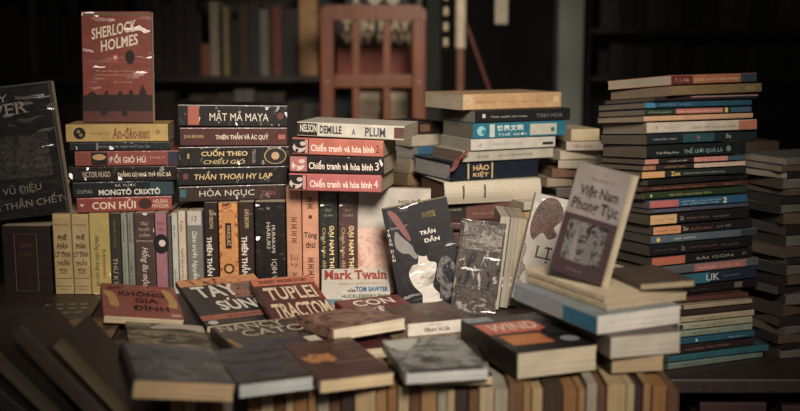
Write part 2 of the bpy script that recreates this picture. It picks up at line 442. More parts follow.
st('thin grey-green book with tiny print, right of two alike', 128.5, 134.5, 213, '#777c6c', (('t','tuyển tập truyện ngắn',.1,.35,.25,.7,'#33342c'), ('t','văn học',.6,.9,.25,.7,'#33342c')), top=LZ-.001)
st('thick mauve-brown book with white script down the spine', 135.5, 155.5, 213, cov('#4a3834', .35, .6), (('t','Hồng lâu mộng',.42,.95,.25,.75,'#cfc4b0',{'shear':.35}), ('h','TÀO',.1,.15,.3,.7,'#b5a48c'), ('h','TUYẾT',.17,.22,.2,.8,'#b5a48c'), ('h','CẦN',.24,.29,.25,.75,'#b5a48c'), ('b',.34,.347,'#b5a48c')), top=LZ)
st('dusty pink book with a dark round picture on its spine', 156, 167.5, 213, '#96606a', (('d',.38,.5,.016,'#1d1719',{'ax':1.3}), ('d',.37,.6,.007,'#c9b1a8',{'z':.0002}), ('h','TÌNH',.1,.145,.15,.85,'#4a2b32'), ('h','YÊU',.18,.22,.2,.8,'#4a2b32')), top=LZ)
st('narrow dark grey book squeezed beside the pink one', 168, 172, 216, '#4a4744', ())
st('slim pale mint-white book with small print', 172.5, 178.5, 213, '#a9ada0', (('t','thơ tình',.15,.3,.3,.7,'#4d4f48'), ('t','nhà xuất bản',.7,.9,.3,.7,'#4d4f48')), top=LZ)
st('slim cream-pink book with brown print', 179, 186.5, 211, '#b8a58f', (('t','Người đàn bà trong cồn cát',.45,.95,.25,.75,'#6b3d2e'), ('t','Kobo',.12,.25,.3,.7,'#6b3d2e')))
st('grey book with white ends and white title', 187.5, 203.5, 211, '#6a6660', (('b',.0,.17,'#a9a59a'), ('b',.9,1,'#a9a59a'), ('h','13',.06,.12,.35,.65,'#3a3733'), ('t','Đêm trước Nguyễn',.24,.82,.25,.72,'#d8d2c4',{'shear':.2})))
TT = lambda: (('t','THIÊN THẦN',.37,.80,.16,.74,'#cfc6b4',BD), ('t','DAN BROWN',.08,.28,.4,.68,'#bba66a'), ('t','và ác quỷ',.84,.95,.3,.6,'#a03a30'))
st('dark brown book with bold white vertical title, left of the ornate orange one', 205, 218.5, 205, cov('#2b1f1d', .35, .5), TT(), top=MZ-.0015)
st('ornate orange and black book with a round seal on its spine', 219.5, 238.5, 207, art(['#2a1710','#b06a34','#c98a4c','#7a3e20'], 30, 2, .3, seed=3), (('b',.1,.86,'#b8763c',{'t':(.16,.84)}), ('b',.22,.5,'#1c1210',{'t':(.34,.66),'z':.0003}), ('d',.72,.5,.011,'#3a1c12',{'z':.0003}), ('d',.72,.5,.007,'#c08a4a',{'z':.0006}), ('t','MARQUEZ',.25,.47,.4,.6,'#c9a066')), top=MZ-.0015)
st('dark purple-brown book with bold white vertical title, right of the ornate orange one', 239.5, 254.5, 205, cov('#33221f', .35, .5), TT(), top=MZ)
st('thick black book in shiny wrinkled film, right end of the dark books', 255.5, 286, 203, cov('#1c1a19', .3, 1.0), (('t','HARUKI',.22,.5,.38,.5,'#b8b0a2'), ('t','MURAKAMI',.25,.55,.55,.66,'#b8b0a2'), ('t','1Q84 VÀO',.62,.95,.5,.75,'#a89f90')), top=MZ)
PKs = lambda: (('t','本紀史記',.3,.7,.3,.7,'#3a2620',BD), ('h','Tàng',.44,.5,.15,.85,'#3a2620'), ('h','thư',.51,.56,.25,.75,'#3a2620'))
def glyphs(s0, n, ds, col):                     # rows of short brush strokes, like old characters
    o = []
    for i in range(n):
        s = s0 + i*ds
        o += [('b', s, s+.008, col, {'t':(.3,.7)}), ('b', s+.018, s+.026, col, {'t':(.36,.64)}), ('b', s, s+.04, col, {'t':(.47,.53),'z':.0001}), ('b', s+.034, s+.042, col, {'t':(.28,.72),'z':.0001})]
    return tuple(o)
st('salmon-orange book in film with dark characters, left of the orange pair', 286.8, 302, 186, cov('#b47a5a', .4, .6), glyphs(.28, 4, .065, '#5a3426') + (('h','Sử',.62,.68,.2,.8,'#5a3426'), ('h','ký',.7,.75,.25,.75,'#5a3426')) + glyphs(.8, 2, .065, '#5a3426'), top=NZ-.001)
st('salmon-orange book with bold dark title, right of the orange pair', 302.5, 319, 186, cov('#bd7f60', .45, .2), glyphs(.1, 2, .06, '#4a2a20') + (('d',.28,.5,.004,'#4a2a20'), ('h','Tùng',.42,.49,.1,.9,'#33201a',BD), ('h','thư',.51,.57,.2,.8,'#33201a',BD)) + glyphs(.66, 5, .06, '#33201a'), top=NZ)
DN = lambda: (('t','ĐẠI NAM THỰC LỤC',.36,.98,.48,.84,'#d6b978',BD), ('t','Chính biên đệ nhất kỷ',.38,.98,.12,.4,'#b99a5c'), ('h','QUỐC',.15,.18,.25,.75,'#8a8574'), ('h','SỬ',.2,.23,.35,.65,'#8a8574'), ('h','QUÁN',.25,.28,.25,.75,'#8a8574'))
st('blackish green book with gold vertical lettering', 319.6, 338, 187, cov('#232825', .33, .8), DN(), top=NZ)
st('plum-brown book with gold vertical lettering', 338.6, 358, 187, cov('#4a322f', .33, .8), DN(), top=NZ)
st('thick black book with a thin gilt frame, under the dark wrapped cover', 3, 52, 226, cov('#241b19', .4, .3), (('b',.12,.125,'#6a4a3a',{'t':(.25,.72)}), ('b',.95,.955,'#6a4a3a',{'t':(.25,.72)}), ('b',.12,.955,'#6a4a3a',{'t':(.25,.265)}), ('b',.12,.955,'#6a4a3a',{'t':(.705,.72)}), ('b',.15,.92,'#2c1716',{'t':(.3,.67)}), ('h','KINH',.25,.32,.36,.62,'#5c2f2a'), ('h','THÁNH',.38,.45,.34,.64,'#5c2f2a')), d=2.12)
# ================================================================== LEFT STACK
stack(LZ+.0005, 213, 2.115, [
 ('red hardback with cream capitals and a dark emblem, bottom of the left stack', 77, 172, 15, {'yaw':12, 'c':cov('#8f3a33',.4,.2), 's':(('t','CON HỦI',92,136,.18,.86,'#d6c4a0',SB), ('d',145,.5,.36,'#3a1a16',{'ax':1.2}), ('t','HELENA',153,168,.52,.78,'#d6b89a'), ('t','MNISZEK',152,169,.2,.45,'#d6b89a'), ('t','♥',80,84,.4,.6,'#c9a68a'))}),
 ('black and teal book with white small capitals, second from the bottom of the left stack', 73, 174, 15.5, {'yaw':10, 'c':cov('#151d21',.35,.5), 's':(('b',150,173,'#1d3b42'), ('t','BÁ TƯỚC',115,136,.66,.86,'#b9b3a4'), ('t','MONGTÔ CRIXTÔ',98,160,.12,.56,'#d6d0c0',SB), ('t','DUMAS',77,92,.25,.5,'#8d8878'))}),
 ('dark brown film-wrapped book with condensed white letters, third from the bottom of the left stack', 69, 178, 15, {'yaw':7, 'c':cov('#231d1a',.3,1.0), 's':(('t','THẰNG GÙ NHÀ THỜ ĐỨC BÀ',117,171,.28,.7,'#cbbf9f',BD), ('t','VICTOR HUGO',82,110,.28,.66,'#a89d84',BD))}),
 ('red book with a navy right end and cream capitals in the left stack', 75, 180, 15, {'yaw':7, 'c':cov('#8a3f35',.4,.3), 's':(('b',168,180,'#26293a'), ('b',91,107,'#1d1512'), ('d',99,.6,.2,'#b98d5a',{'ax':2.2,'z':.0003}), ('t','ĐỒI GIÓ HÚ',109,146,.2,.82,'#d8c6ae',SB), ('t','EMILY',150,165,.45,.6,'#b98d7a'))}),
 ('thin dark slate book with faint white print, just under the yellow one', 70, 170, 8.5, {'yaw':7, 'c':cov('#1e2428',.33,.7), 's':(('t','Những người khốn khổ toàn tập',98,150,.3,.65,'#8a8f90'), ('b',96,98,'#77797a'))}),
 ('yellow book with a black round emblem, top of the left stack', 66, 168, 17.5, {'yaw':5, 'c':cov('#b3934f',.45), 's':(('d',79.5,.5,.34,'#1c1512'), ('d',78.5,.6,.1,'#8a6e3c',{'z':.0003}), ('d',81,.4,.1,'#8a6e3c',{'z':.0003}), ('t','TRUYỆN CỔ',90,110,.4,.58,'#7a4a26'), ('t','An-đéc-xen',112,150,.18,.82,'#8a4a2c',SB), ('d',158,.55,.14,'#94703c'))}),
], 'books in the stack at left', W=.105)
LTOP = Z(124.6, 2.115, 118)
# red cover standing on top
hol = []
sk = [(0,0),(0,.2)]; rr2 = random.Random(4)
skyl = [(0,0),(0,.19),(.08,.2),(.1,.225),(.16,.23),(.2,.2),(.3,.2),(.33,.235),(.36,.24),(.37,.2),(.5,.2),(.52,.23),(.56,.235),(.58,.2),(.66,.205),(.68,.245),(.72,.24),(.73,.2),(.8,.2),(.82,.23),(.86,.3),(.88,.27),(.91,.235),(.93,.2),(1,.195),(1,0)]
face('dark red book standing upright on the left stack, with ornate white title and black skyline', (83.5,125), 2.155, X(153.5,70,2.155)-X(83.5,70,2.155), Z(18,2.155,118)-LTOP+.012, .02, cov('#853b2e',.38,.5), roll=0, back=4, base=LTOP+.002,
 f=(('t','SHERLOCK',.15,.80,.745,.845,'#dccbb0',{'serif':True,'bold':.02,'rise':.2}), ('t','HOLMES',.27,.81,.635,.735,'#dccbb0',{'serif':True,'bold':.02,'rise':.2}), ('d',.48,.575,.0085,'#a84a3c',{'ay':1.1}), ('d',.69,.59,.0095,'#241613',{'ay':1.5}), ('t','1',.46,.50,.57,.60,'#d8a890'),
  ('r',.03,.99,.965,.985,'#6a5436'), ('t','Toàn tập truyện ngắn trinh thám hay nhất',.2,.82,.455,.475,'#d0a088'), ('t','và những cuộc điều tra kỳ lạ ở phố',.17,.8,.42,.44,'#d0a088'), ('t','sương mù',.17,.32,.385,.405,'#d0a088'), ('t','Tập truyện nổi tiếng',.45,.72,.355,.372,'#d0a088'),
  ('p',[(u,v*.95+.06) for u,v in skyl],'#2a1916',{'sharp':1}), ('r',.0,1,.0,.1,'#5a2f28',{'z':.0004}), ('d',.6,.08,.006,'#2a1916',{'z':.0006}), ('d',.3,.09,.007,'#2a1916',{'z':.0006})))
# ================================================================== SECOND STACK
stack(MZ+.0005, 202, 2.115, [
 ('dark brown book with thin pale capitals, bottom of the second stack from left', 179, 287, 15.5, {'yaw':12, 'c':cov('#33231f',.33,.6), 's':(('t','HỎA NGỤC',199,254,.22,.82,'#c2b8a6'), ('b',180,186,'#2f5a66',{'t':(.3,.8)}), ('t','DAN',262,275,.3,.6,'#8a4a3a'))}),
 ('black book with slanted gold capitals, second from the bottom of the second stack', 177, 287, 18, {'yaw':12, 'roll':.3, 'c':cov('#1b1816',.33,.5), 's':(('t','THẦN THOẠI HY LẠP',194,272,.22,.78,'#cdb278',{'shear':.15,'bold':.01}), ('b',183,188,'#6a332b',{'t':(.35,.65)}))}),
 ('black book with two gold title lines and oval portrait in the second stack', 179, 289, 20, {'yaw':12, 'roll':.5, 'c':cov('#1f1a17',.33,.7), 's':(('t','CUỐN THEO',201,247,.52,.88,'#cdb278',SB), ('t','CHIỀU GIÓ',203,244,.12,.44,'#cdb278',{'serif':True,'shear':.25}), ('d',275,.5,.42,'#a88a56',{'ax':1.35}), ('d',275,.5,.38,'#1f1a17',{'ax':1.35,'z':.0003}), ('d',275,.5,.2,'#b08e68',{'ax':1,'z':.0006}), ('h','MITCHELL',.66,.69,.15,.85,'#9a937e'), ('t','I',187,189,.4,.65,'#a88a56'))}),
 ('maroon book with small white capitals, fourth from the bottom of the second stack', 180, 287, 18.5, {'yaw':11, 'roll':.8, 'c':cov('#4d2521',.35,.4), 's':(('t','THIÊN THẦN VÀ ÁC QUỶ',215,268,.3,.72,'#d2c4ac',BD), ('t','DAN BROWN',184,203,.42,.6,'#b99f62'), ('b',278,285,'#a8584a',{'t':(.35,.6)}))}),
 ('black book with an orange-red block and white angular capitals, top of the second stack', 178, 287, 22, {'yaw':11, 'roll':1.2, 'c':cov('#1d1a18',.33,.7), 's':(('b',187.5,198.5,'#a8543c'), ('t','MẬT MÃ MAYA',209,268,.16,.74,'#cfc6b2'), ('d',280,.5,.16,'#6a2f26'))}),
], 'books in the second stack from left', W=.125)
# ================================================================== THIRD STACK
CTx = lambda a, b: (('t','Chiến tranh và hòa bình', a, b, .22, .74, '#e0cdbd', {'bold':.02}),)
stack(NZ+.0005, 187, 2.06, [
 ('pink book with white gothic title and black circle, bottom of the third stack', 289, 381, 17, {'yaw':-10, 'c':cov('#b05a58',.42,.4), 's':(('b',289,307,'#211c1c'), ('d',296,.42,.3,'#b9a8a0',{'ax':1.3,'z':.0003}), ('d',297.5,.62,.24,'#211c1c',{'ax':1.5,'z':.0006}), ('d',300,.66,.13,'#b9a8a0',{'ax':1.4,'z':.0009}), ('d',294,.25,.1,'#211c1c',{'z':.0009}), ('b',303,306,'#b9847c',{'z':.0004,'t':(.1,.9)})) + CTx(310,372) + (('t','4',374,378,.25,.7,'#e0cdbd'),)}),
 ('black book with white gothic title and pink circle, middle of the third stack', 290, 384, 17, {'yaw':-10, 'roll':.5, 'c':cov('#25201f',.35,.6), 's':(('b',290,307,'#a86460'), ('d',298,.42,.3,'#c9b0a6',{'ax':1.3,'z':.0003}), ('d',299.5,.62,.24,'#a86460',{'ax':1.5,'z':.0006}), ('d',302,.66,.13,'#c9b0a6',{'ax':1.4,'z':.0009}), ('d',296,.25,.1,'#a86460',{'z':.0009})) + CTx(309,373) + (('t','3',375,379,.25,.7,'#e0cdbd'),)}),
 ('salmon book with white gothic title, second from the top of the third stack', 292, 383, 16.5, {'yaw':-10, 'roll':.9, 'c':cov('#b5604f',.42,.4), 's':(('b',292,309,'#211c1c'), ('d',299,.42,.3,'#b9a8a0',{'ax':1.3,'z':.0003}), ('d',300.5,.62,.24,'#211c1c',{'ax':1.5,'z':.0006}), ('d',303,.66,.13,'#b9a8a0',{'ax':1.4,'z':.0009}), ('d',297,.25,.1,'#211c1c',{'z':.0009}), ('b',305,308,'#b9847c',{'z':.0004,'t':(.1,.9)})) + CTx(311,374) + (('t','2',376,379,.25,.7,'#5a2f2a'),)}),
 ('white book with a black left end, top of the third stack', 297, 404, 14, {'yaw':-12, 'roll':1.6, 'c':cov('#b9b3a3',.42,.3), 's':(('b',297,317.5,'#241f1c'), ('t','NELSON',300,317,.3,.85,'#c9bfae',BD), ('t','DEMILLE',320,342,.25,.8,'#2a2623',BD), ('t','A',352,356,.25,.65,'#39424a',SB), ('t','PLUM',365,386,.18,.8,'#39424a',SB), ('b',394,404,'#5a3a33',{'t':(.12,.9)}))}),
], 'books in the third stack from left', W=.14)
# ================================================================== UPRIGHT COVERS BEHIND THE LOOSE BOOKS
face('matt black book leaning far left, scratched grey lettering in shiny film', (-34,234), 2.125, .213, .272, .03, cov('#161413',.3,.9), roll=6.5, back=3, yaw=3, base=Z(226,2.12,30)+.0015,
 f=(('t','JEFFERY',.06,.58,.83,.90,'#8d8577',{'rise':.08}), ('t','DEAVER',.04,.76,.74,.83,'#8d8577',{'rise':.08,'serif':True}), ('t','VŨ ĐIỆU',.40,.77,.17,.25,'#7a7468',{'rise':.05}), ('t','CỦA THẦN CHẾT',.16,.96,.06,.14,'#7a7468',{'rise':.05}), ('r',.98,.99,.0,1,'#4a463f'), ('r',0,1,.985,.995,'#4a463f'), ('r',.1,.9,.3,.62,'#222',{'m':art(['#141211','#1a1716','#3a3632','#141211'],24,2.5,.9,seed=8)})))
face('white book with a pink peony on its lower half, upright behind the black wrapped cover', (356,300), 2.128, .149, Z(189,2.128,390)-TZ, .02, cov('#a59e92',.5,.3), roll=-1.5, base=TZ+.003,
 f=(('t','NGUYỄN',.56,.93,.86,.91,'#54450f',BD), ('t','HUY',.78,.93,.79,.84,'#54450f',BD), ('r',.0,1,.0,.62,'#b08070',{'m':art(['#8f5646','#b07c6a','#c9a898','#b98a72','#b0a08a'],9,1.2,.3,seed=2)})))
WR = 1.0
face('black and white photo book in glossy film, tilted to the left in the middle', (401,312), 1.99, .128, .198, .028, cov('#121114',.3,.7), roll=11, back=4, base=TZ+.002,
 f=(('r',.0,1,.0,1,'#222',{'m':art(['#0a090b','#0e0d10','#1c1b1f','#0c0b0e','#4a4846'],13,1.0,.7,st=(1,.5,1),seed=5)}), ('p',[(.36,.0),(.36,.1),(.26,.2),(.22,.32),(.3,.4),(.38,.41),(.43,.5),(.53,.51),(.55,.42),(.66,.38),(.6,.26),(.55,.16),(.64,.06),(.62,.0)],'#b5ada2',{'m':art(['#6d665e','#c2bab0','#b0a89c','#8a837a'],9,.6,.6,seed=15)}), ('p',[(.1,.62),(.14,.76),(.22,.7),(.34,.6),(.42,.5),(.36,.46),(.28,.52),(.18,.54)],'#77756f'), ('p',[(.4,.98),(.48,.74),(.62,.62),(.9,.6),(1,.98)],'#18171b',{'z':.0002}),
  ('p',[(.62,.02),(.66,.16),(.62,.24),(.7,.38),(.82,.44),(.95,.3),(.9,.08)],'#4a4846',{'m':art(['#0a090b','#17161a','#6a6866','#0e0d10'],22,1.5,.5,seed=19)}), ('p',[(.4,.5),(.36,.58),(.42,.64),(.56,.62),(.6,.52),(.52,.47)],'#0c0b0d',{'z':.0002}), ('r',.58,.78,.84,.9,'#b0a05a',{'z':.0004}), ('t','TRẦN',.5,.74,.68,.74,'#c9c2b4',BD), ('t','DẦN',.55,.78,.60,.66,'#c9c2b4',BD), ('p',[(.08,.95),(.2,.93),(.34,.7),(.3,.66)],'#7d4a48',{'z':.0001}), ('r',.0,.075,.0,1,'#141316',{'z':.0003}), ('t','T',.02,.06,.76,.79,'#d0cabd',{'z':1}), ('t','R',.02,.06,.72,.75,'#d0cabd'), ('t','Ầ',.02,.06,.67,.71,'#d0cabd'), ('t','N',.02,.06,.63,.66,'#d0cabd'), ('t','D',.02,.06,.56,.59,'#d0cabd'), ('t','Ầ',.02,.06,.51,.55,'#d0cabd'), ('t','N',.02,.06,.47,.50,'#d0cabd')), s=(('t','TRẦN DẦN',.1,.7,.25,.7,'#d0cabd',BD),))
fb = []
for i, (u0, v0, v1) in enumerate(((.1,.8,.93),(.25,.8,.95),(.42,.78,.93),(.58,.8,.95),(.74,.79,.94))): fb.append(('r',u0,u0+.1,v0,v1,'#77706a'))
face('dark brown patterned book in crackled film, upright right of the photo book', (450,322), 1.96, .086, .183, .016, cov('#2a211f',.3,1.0), roll=-7, back=6, base=TZ+.002,
 f=(('r',0,1,0,1,'#222',{'m':art(['#0c0908','#1a1312','#4a403a','#120d0c','#9a9086'],24,.9,1.0,st=(2.4,.7,1),seed=11)}), ('r',.02,.98,.66,.675,'#6a625a'), ('r',.02,.98,.30,.312,'#6a625a'), ('r',.05,.055,.0,1,'#6a625a'), ('r',.2,.8,.72,.735,'#8a8278'), ('r',.12,.5,.88,.9,'#8a8278'), ('r',.3,.9,.95,.962,'#8a8278'), ('r',.08,.95,.69,.97,'#888',{'m':art(['#14100f','#8a8076','#1d1715','#6d645c','#14100f'],22,1.6,.8,st=(1,2.2,1),seed=17),'z':.0002}), ('r',.1,.95,.03,.28,'#555',{'m':art(['#14100f','#4a403a','#1d1715','#857b70'],40,.8,.8,seed=18),'z':.0002})))
for i, (x0, x1, c, w) in enumerate((('488','498','#9d9485','leftmost'), ('498.3','507','#8d8474','middle'), ('506.5','516','#96896f','rightmost'))):
    x0, x1 = float(x0), float(x1)
    a, b = X(x0, 322, 1.98+i*.012), X(x1, 322, 1.98+i*.012)
    M = T_(Vector((b, 1.98+i*.012+.13, TZ+.003))) @ Ry(6.5) @ FORE_OUT
    book('wrapped book with pale page edges outward, %s of three beside the crackled cover' % w, M, .13, .183-.004*i, (b-a)-.0012, cov(('#8d867a','#6f675a','#8a7d64')[i],.35,.8), c, group='three books with page edges to the front')
face('white book with a carved brown figure and thin black capitals, leaning right', (511,322), 1.95, .145, .205, .022, cov('#928b7f',.45,.4), roll=-13, back=8, base=TZ+.035,
 f=(('p',[(.03,.68),(.06,.86),(.16,.97),(.3,.98),(.4,.9),(.42,.8),(.34,.72),(.4,.65),(.3,.6),(.2,.65),(.1,.57)],'#47291d',{'m':art(['#120a07','#24140d','#5a3424','#1a0e0a','#3a2016'],60,1.2,.2,seed=4)}), ('t','LỊCH',.16,.74,.38,.53,'#2b2623',SER), ('t','TRIỀU',.06,.84,.2,.35,'#2b2623',SER), ('t','Nguyễn Đình',.62,.85,.8,.83,'#5a544c'), ('t','Tư',.7,.8,.75,.78,'#5a544c'),
  ('p',[(.0,.0),(.0,.5),(.05,.46),(.03,.36),(.09,.3),(.05,.2),(.12,.12),(.06,.0)],'#3f3a34',{'m':art(['#2a2622','#6d665c','#3a342e'],30,2,.3,seed=6)})))
# ================================================================== MIDDLE PILE ON THE CRATE
Zc = CT + .0005
z = stack(Zc, 222, 2.27, [('brown-red book with a black left part, lying under the middle pile', 436, 514, 17, {'yaw':8, 'c':'#5a342a', 's':(('b',436,466,'#1e1a18'), ('t','Lịch sử văn minh',447,461,.5,.75,'#9a8f7e'), ('t','Văn học Việt Nam',472,505,.3,.42,'#a8806a'))})], 'books in the middle pile', W=.15)
stack(Zc, 222, 2.245, [('yellow-tan book with a dark stripe, on the crate beside the carved-figure cover', 516, 556, 12, {'yaw':10, 'c':'#9a7a3c', 's':(('b',516,556,'#2e2620',{'t':(.05,.3)}),)})], None, W=.13)
stack(z, 205, 2.24, [
 ('cream lattice-patterned hardback with a rounded spine, bottom of the middle pile', 444, 540, 23, {'yaw':18, 'hard':True, 'W':.165, 'bulge':.006, 'c':lattice('#8a806c','#c3b89f'), 'p':'#6a4c36', 's':(('b',461,462.5,'#4a4238',{'z':.004,'t':(.3,.85)}), ('b',482,483.5,'#4a4238',{'z':.004,'t':(.3,.85)}))}),
 ('navy hardback with a framed gold title, second from the bottom of the middle pile', 451, 538, 19, {'yaw':25, 'hard':True, 'W':.19, 'c':cov('#151e2b',.4), 'p':'#8f8c86', 's':(('b',467,492,'#b99a62',{'t':(.08,.92)}), ('b',468.5,490.5,'#151e2b',{'z':.0003,'t':(.05,.95)}), ('t','HÀO',472,488,.52,.86,'#c9a266',SB), ('t','KIỆT',472,488,.14,.46,'#c9a266',SB))}),
 ('grey-white book with dark print, third from the bottom of the middle pile', 463, 553, 11, {'yaw':26, 'c':'#a09a8a', 'p':'#6a5a48', 's':(('t','văn minh',476,488,.3,.65,'#5a554c'), ('t','LỊCH SỬ VĂN MINH ẤN ĐỘ',497,532,.28,.68,'#4a453e'))}),
 ('white book with a small black label, in the middle pile under the teal one', 471, 555, 11.5, {'yaw':26, 'c':'#b3ada0', 'p':'#8a8272', 's':(('t','NHỮNG NỀN VĂN HÓA',492,522,.4,.75,'#8a7f74'), ('b',542,553,'#2a2725',{'t':(.25,.5)}), ('t','đ',478,481,.3,.6,'#7a6a60'))}),
 ('teal-blue book with white print, third from the top of the middle pile', 473, 566, 15.5, {'yaw':25, 'c':cov('#1f6a80',.4), 'p':'#6a6256', 's':(('b',529,556,'#a8a796',{'t':(.12,.85)}), ('b',489,494,'#a9b3aa',{'t':(.08,.92)}), ('t','世界文明',496,522,.45,.85,'#c2ccc4',BD), ('t','THẾ GIỚI',497,525,.15,.38,'#c2ccc4'), ('d',481,.5,.32,'#7fb0b8'), ('d',483,.45,.16,'#2a7a90',{'z':.0003}), ('d',552,.45,.16,'#2f6a5a',{'z':.0003}))}),
 ('black book with tiny white print, second from the top of the middle pile', 475, 570, 12.5, {'yaw':25, 'c':cov('#1d1d1f',.4,.2), 'p':'#7d7568', 's':(('b',482,485,'#b0aaa0',{'t':(.4,.7)}), ('t','Chính quyền cách mạng',490,526,.35,.6,'#a8a094'), ('t','TINH HOA',535,562,.3,.62,'#6f6a64'))}),
 ('thick tan-orange book with pale left pages, top of the middle pile', 463, 561, 16, {'yaw':28, 'W':.165, 'c':'#b08a5e', 'p':'#a89a80', 's':(('b',463,473,'#b89a72'), ('t','Đất nước',476,494,.4,.62,'#8a6640'), ('t','con người',500,540,.4,.55,'#9a7448'), ('b',553,559,'#c2a47c',{'t':(.35,.75)}))}),
], 'books in the middle pile', W=.14)
# ribbon marker hanging out of the navy hardback's neighbours
pts = [P(468,151,2.22), P(461,158,2.22), P(457,161,2.215), P(455,167,2.215), P(451,172,2.21)]
bm = bmesh.new(); q0 = None
for p in pts:
    a = bm.verts.new(p + Vector((-.006,0,0))); b = bm.verts.new(p + Vector((.006,0,.002))); c = bm.verts.new(p + Vector((.006,.0015,.002))); e = bm.verts.new(p + Vector((-.006,.0015,0)))
    if q0:
        for i in range(4): bm.faces.new((q0[i], q0[(i+1)%4], (a,b,c,e)[(i+1)%4], (a,b,c,e)[i]))
    q0 = (a,b,c,e)
rib = mesh_obj('ribbon_marker', bm, cov('#6a2626',.6)); nav = [o for o in C.objects if str(o.get('label','')).startswith('navy hardback with a framed')][0]
bpy.context.view_layer.update(); rib.parent = nav; rib.matrix_parent_inverse = nav.matrix_world.inverted(); rib['label'] = 'red ribbon marker'
# pile half hidden between third stack and middle pile
stack(Zc, 222, 2.42, [
 ('stout dark brown book at the bottom of the half-hidden pile behind the white peony cover', 398, 442, 12, {'yaw':20, 'c':'#4a3426', 'p':'#5a4634'}),
 ('brown book lying on the stout one in the half-hidden pile', 402, 440, 11, {'yaw':30, 'c':'#5d4330', 'p':'#6a543e'}),
 ('tan book with worn page ends, middle of the half-hidden pile', 408, 437, 12, {'yaw':40, 'c':'#7d6446', 'p':'#7a6448'}),
 ('thick cream-paged book right of the pink stack', 410, 432, 14, {'yaw':48, 'c':'#8a7a62', 'p':'#7d6e58'}),
 ('grey-paged book with a bright blue spine, second from the top of the half-hidden pile', 418, 440, 12, {'yaw':42, 'c':'#2c5878', 'p':'#77716a'}),
 ('pale book under the dark one in the half-hidden pile', 412, 440, 12, {'yaw':35, 'c':'#a29682', 'p':'#8f8370'}),
 ('dark brown-black book, top of the half-hidden pile beside the chair', 414, 443, 12, {'yaw':32, 'c':'#2a1e1a', 'p':'#4a3226', 's':(('b',420,430,'#6a4632',{'t':(.2,.8)}),)}),
], 'books in the half-hidden pile left of the middle pile', W=.13)
# pile behind, between middle pile and the tall stack
E = []
for i, (x0, x1, t, yaw, c, p, lab) in enumerate((
 (553,604,7.5,6,'#6a5038','#6a5a48','brown book at the very bottom of the pile behind the tilted grey cover'),
 (548,596,8,14,'#7d6a50','#7d6c54','drab book, second from the bottom of the pile behind the tilted grey cover'),
 (556,600,10,-8,'#4a443c','#6d604e','dark grey book low in the pile behind the tilted grey cover'),
 (547,592,9,20,'#8a7a60','#857660','fawn book with a dark label, in the pile behind the tilted grey cover'),
 (552,598,9,10,'#6a4a38','#7a6a54','reddish-brown book mid-way up the pile behind the tilted grey cover'),
 (558,604,8,-6,'#9c8f78','#958770','thin pale book above the reddish-brown one, behind the tilted grey cover'),
 (560,598,9,24,'#b0a48c','#9a8c74','cream book, third from the top of the pile behind the tilted grey cover'),
 (566,603,9,4,'#a89c88','#a3957c','white-grey book with red print in the pile behind the tilted grey cover'),
 (571,599,12,16,'#b5a27c','#a8967a','thick cream book, top of the pile behind the tilted grey cover'))):
    s = ()
    if i == 3: s = (('b',572,586,'#222b3a',{'t':(.1,.9)}),)
    if i == 7: s = (('t','Văn học',572,592,.3,.7,'#7a3a30'),)
    E.append((lab, x0, x1, t, {'yaw':yaw, 'c':c, 'p':p, 's':s}))
stack(Zc, 222, 2.36, E, 'books in the pile behind the tilted grey cover', W=.13)
stack(Zc + (Z(210,2.245)-Z(222,2.245)) + .001, 210, 2.235, [('white book lying askew on the yellow-tan one', 524, 562, 8, {'yaw':22, 'c':'#aaa190', 'p':'#8d826e'})], None, W=.13)
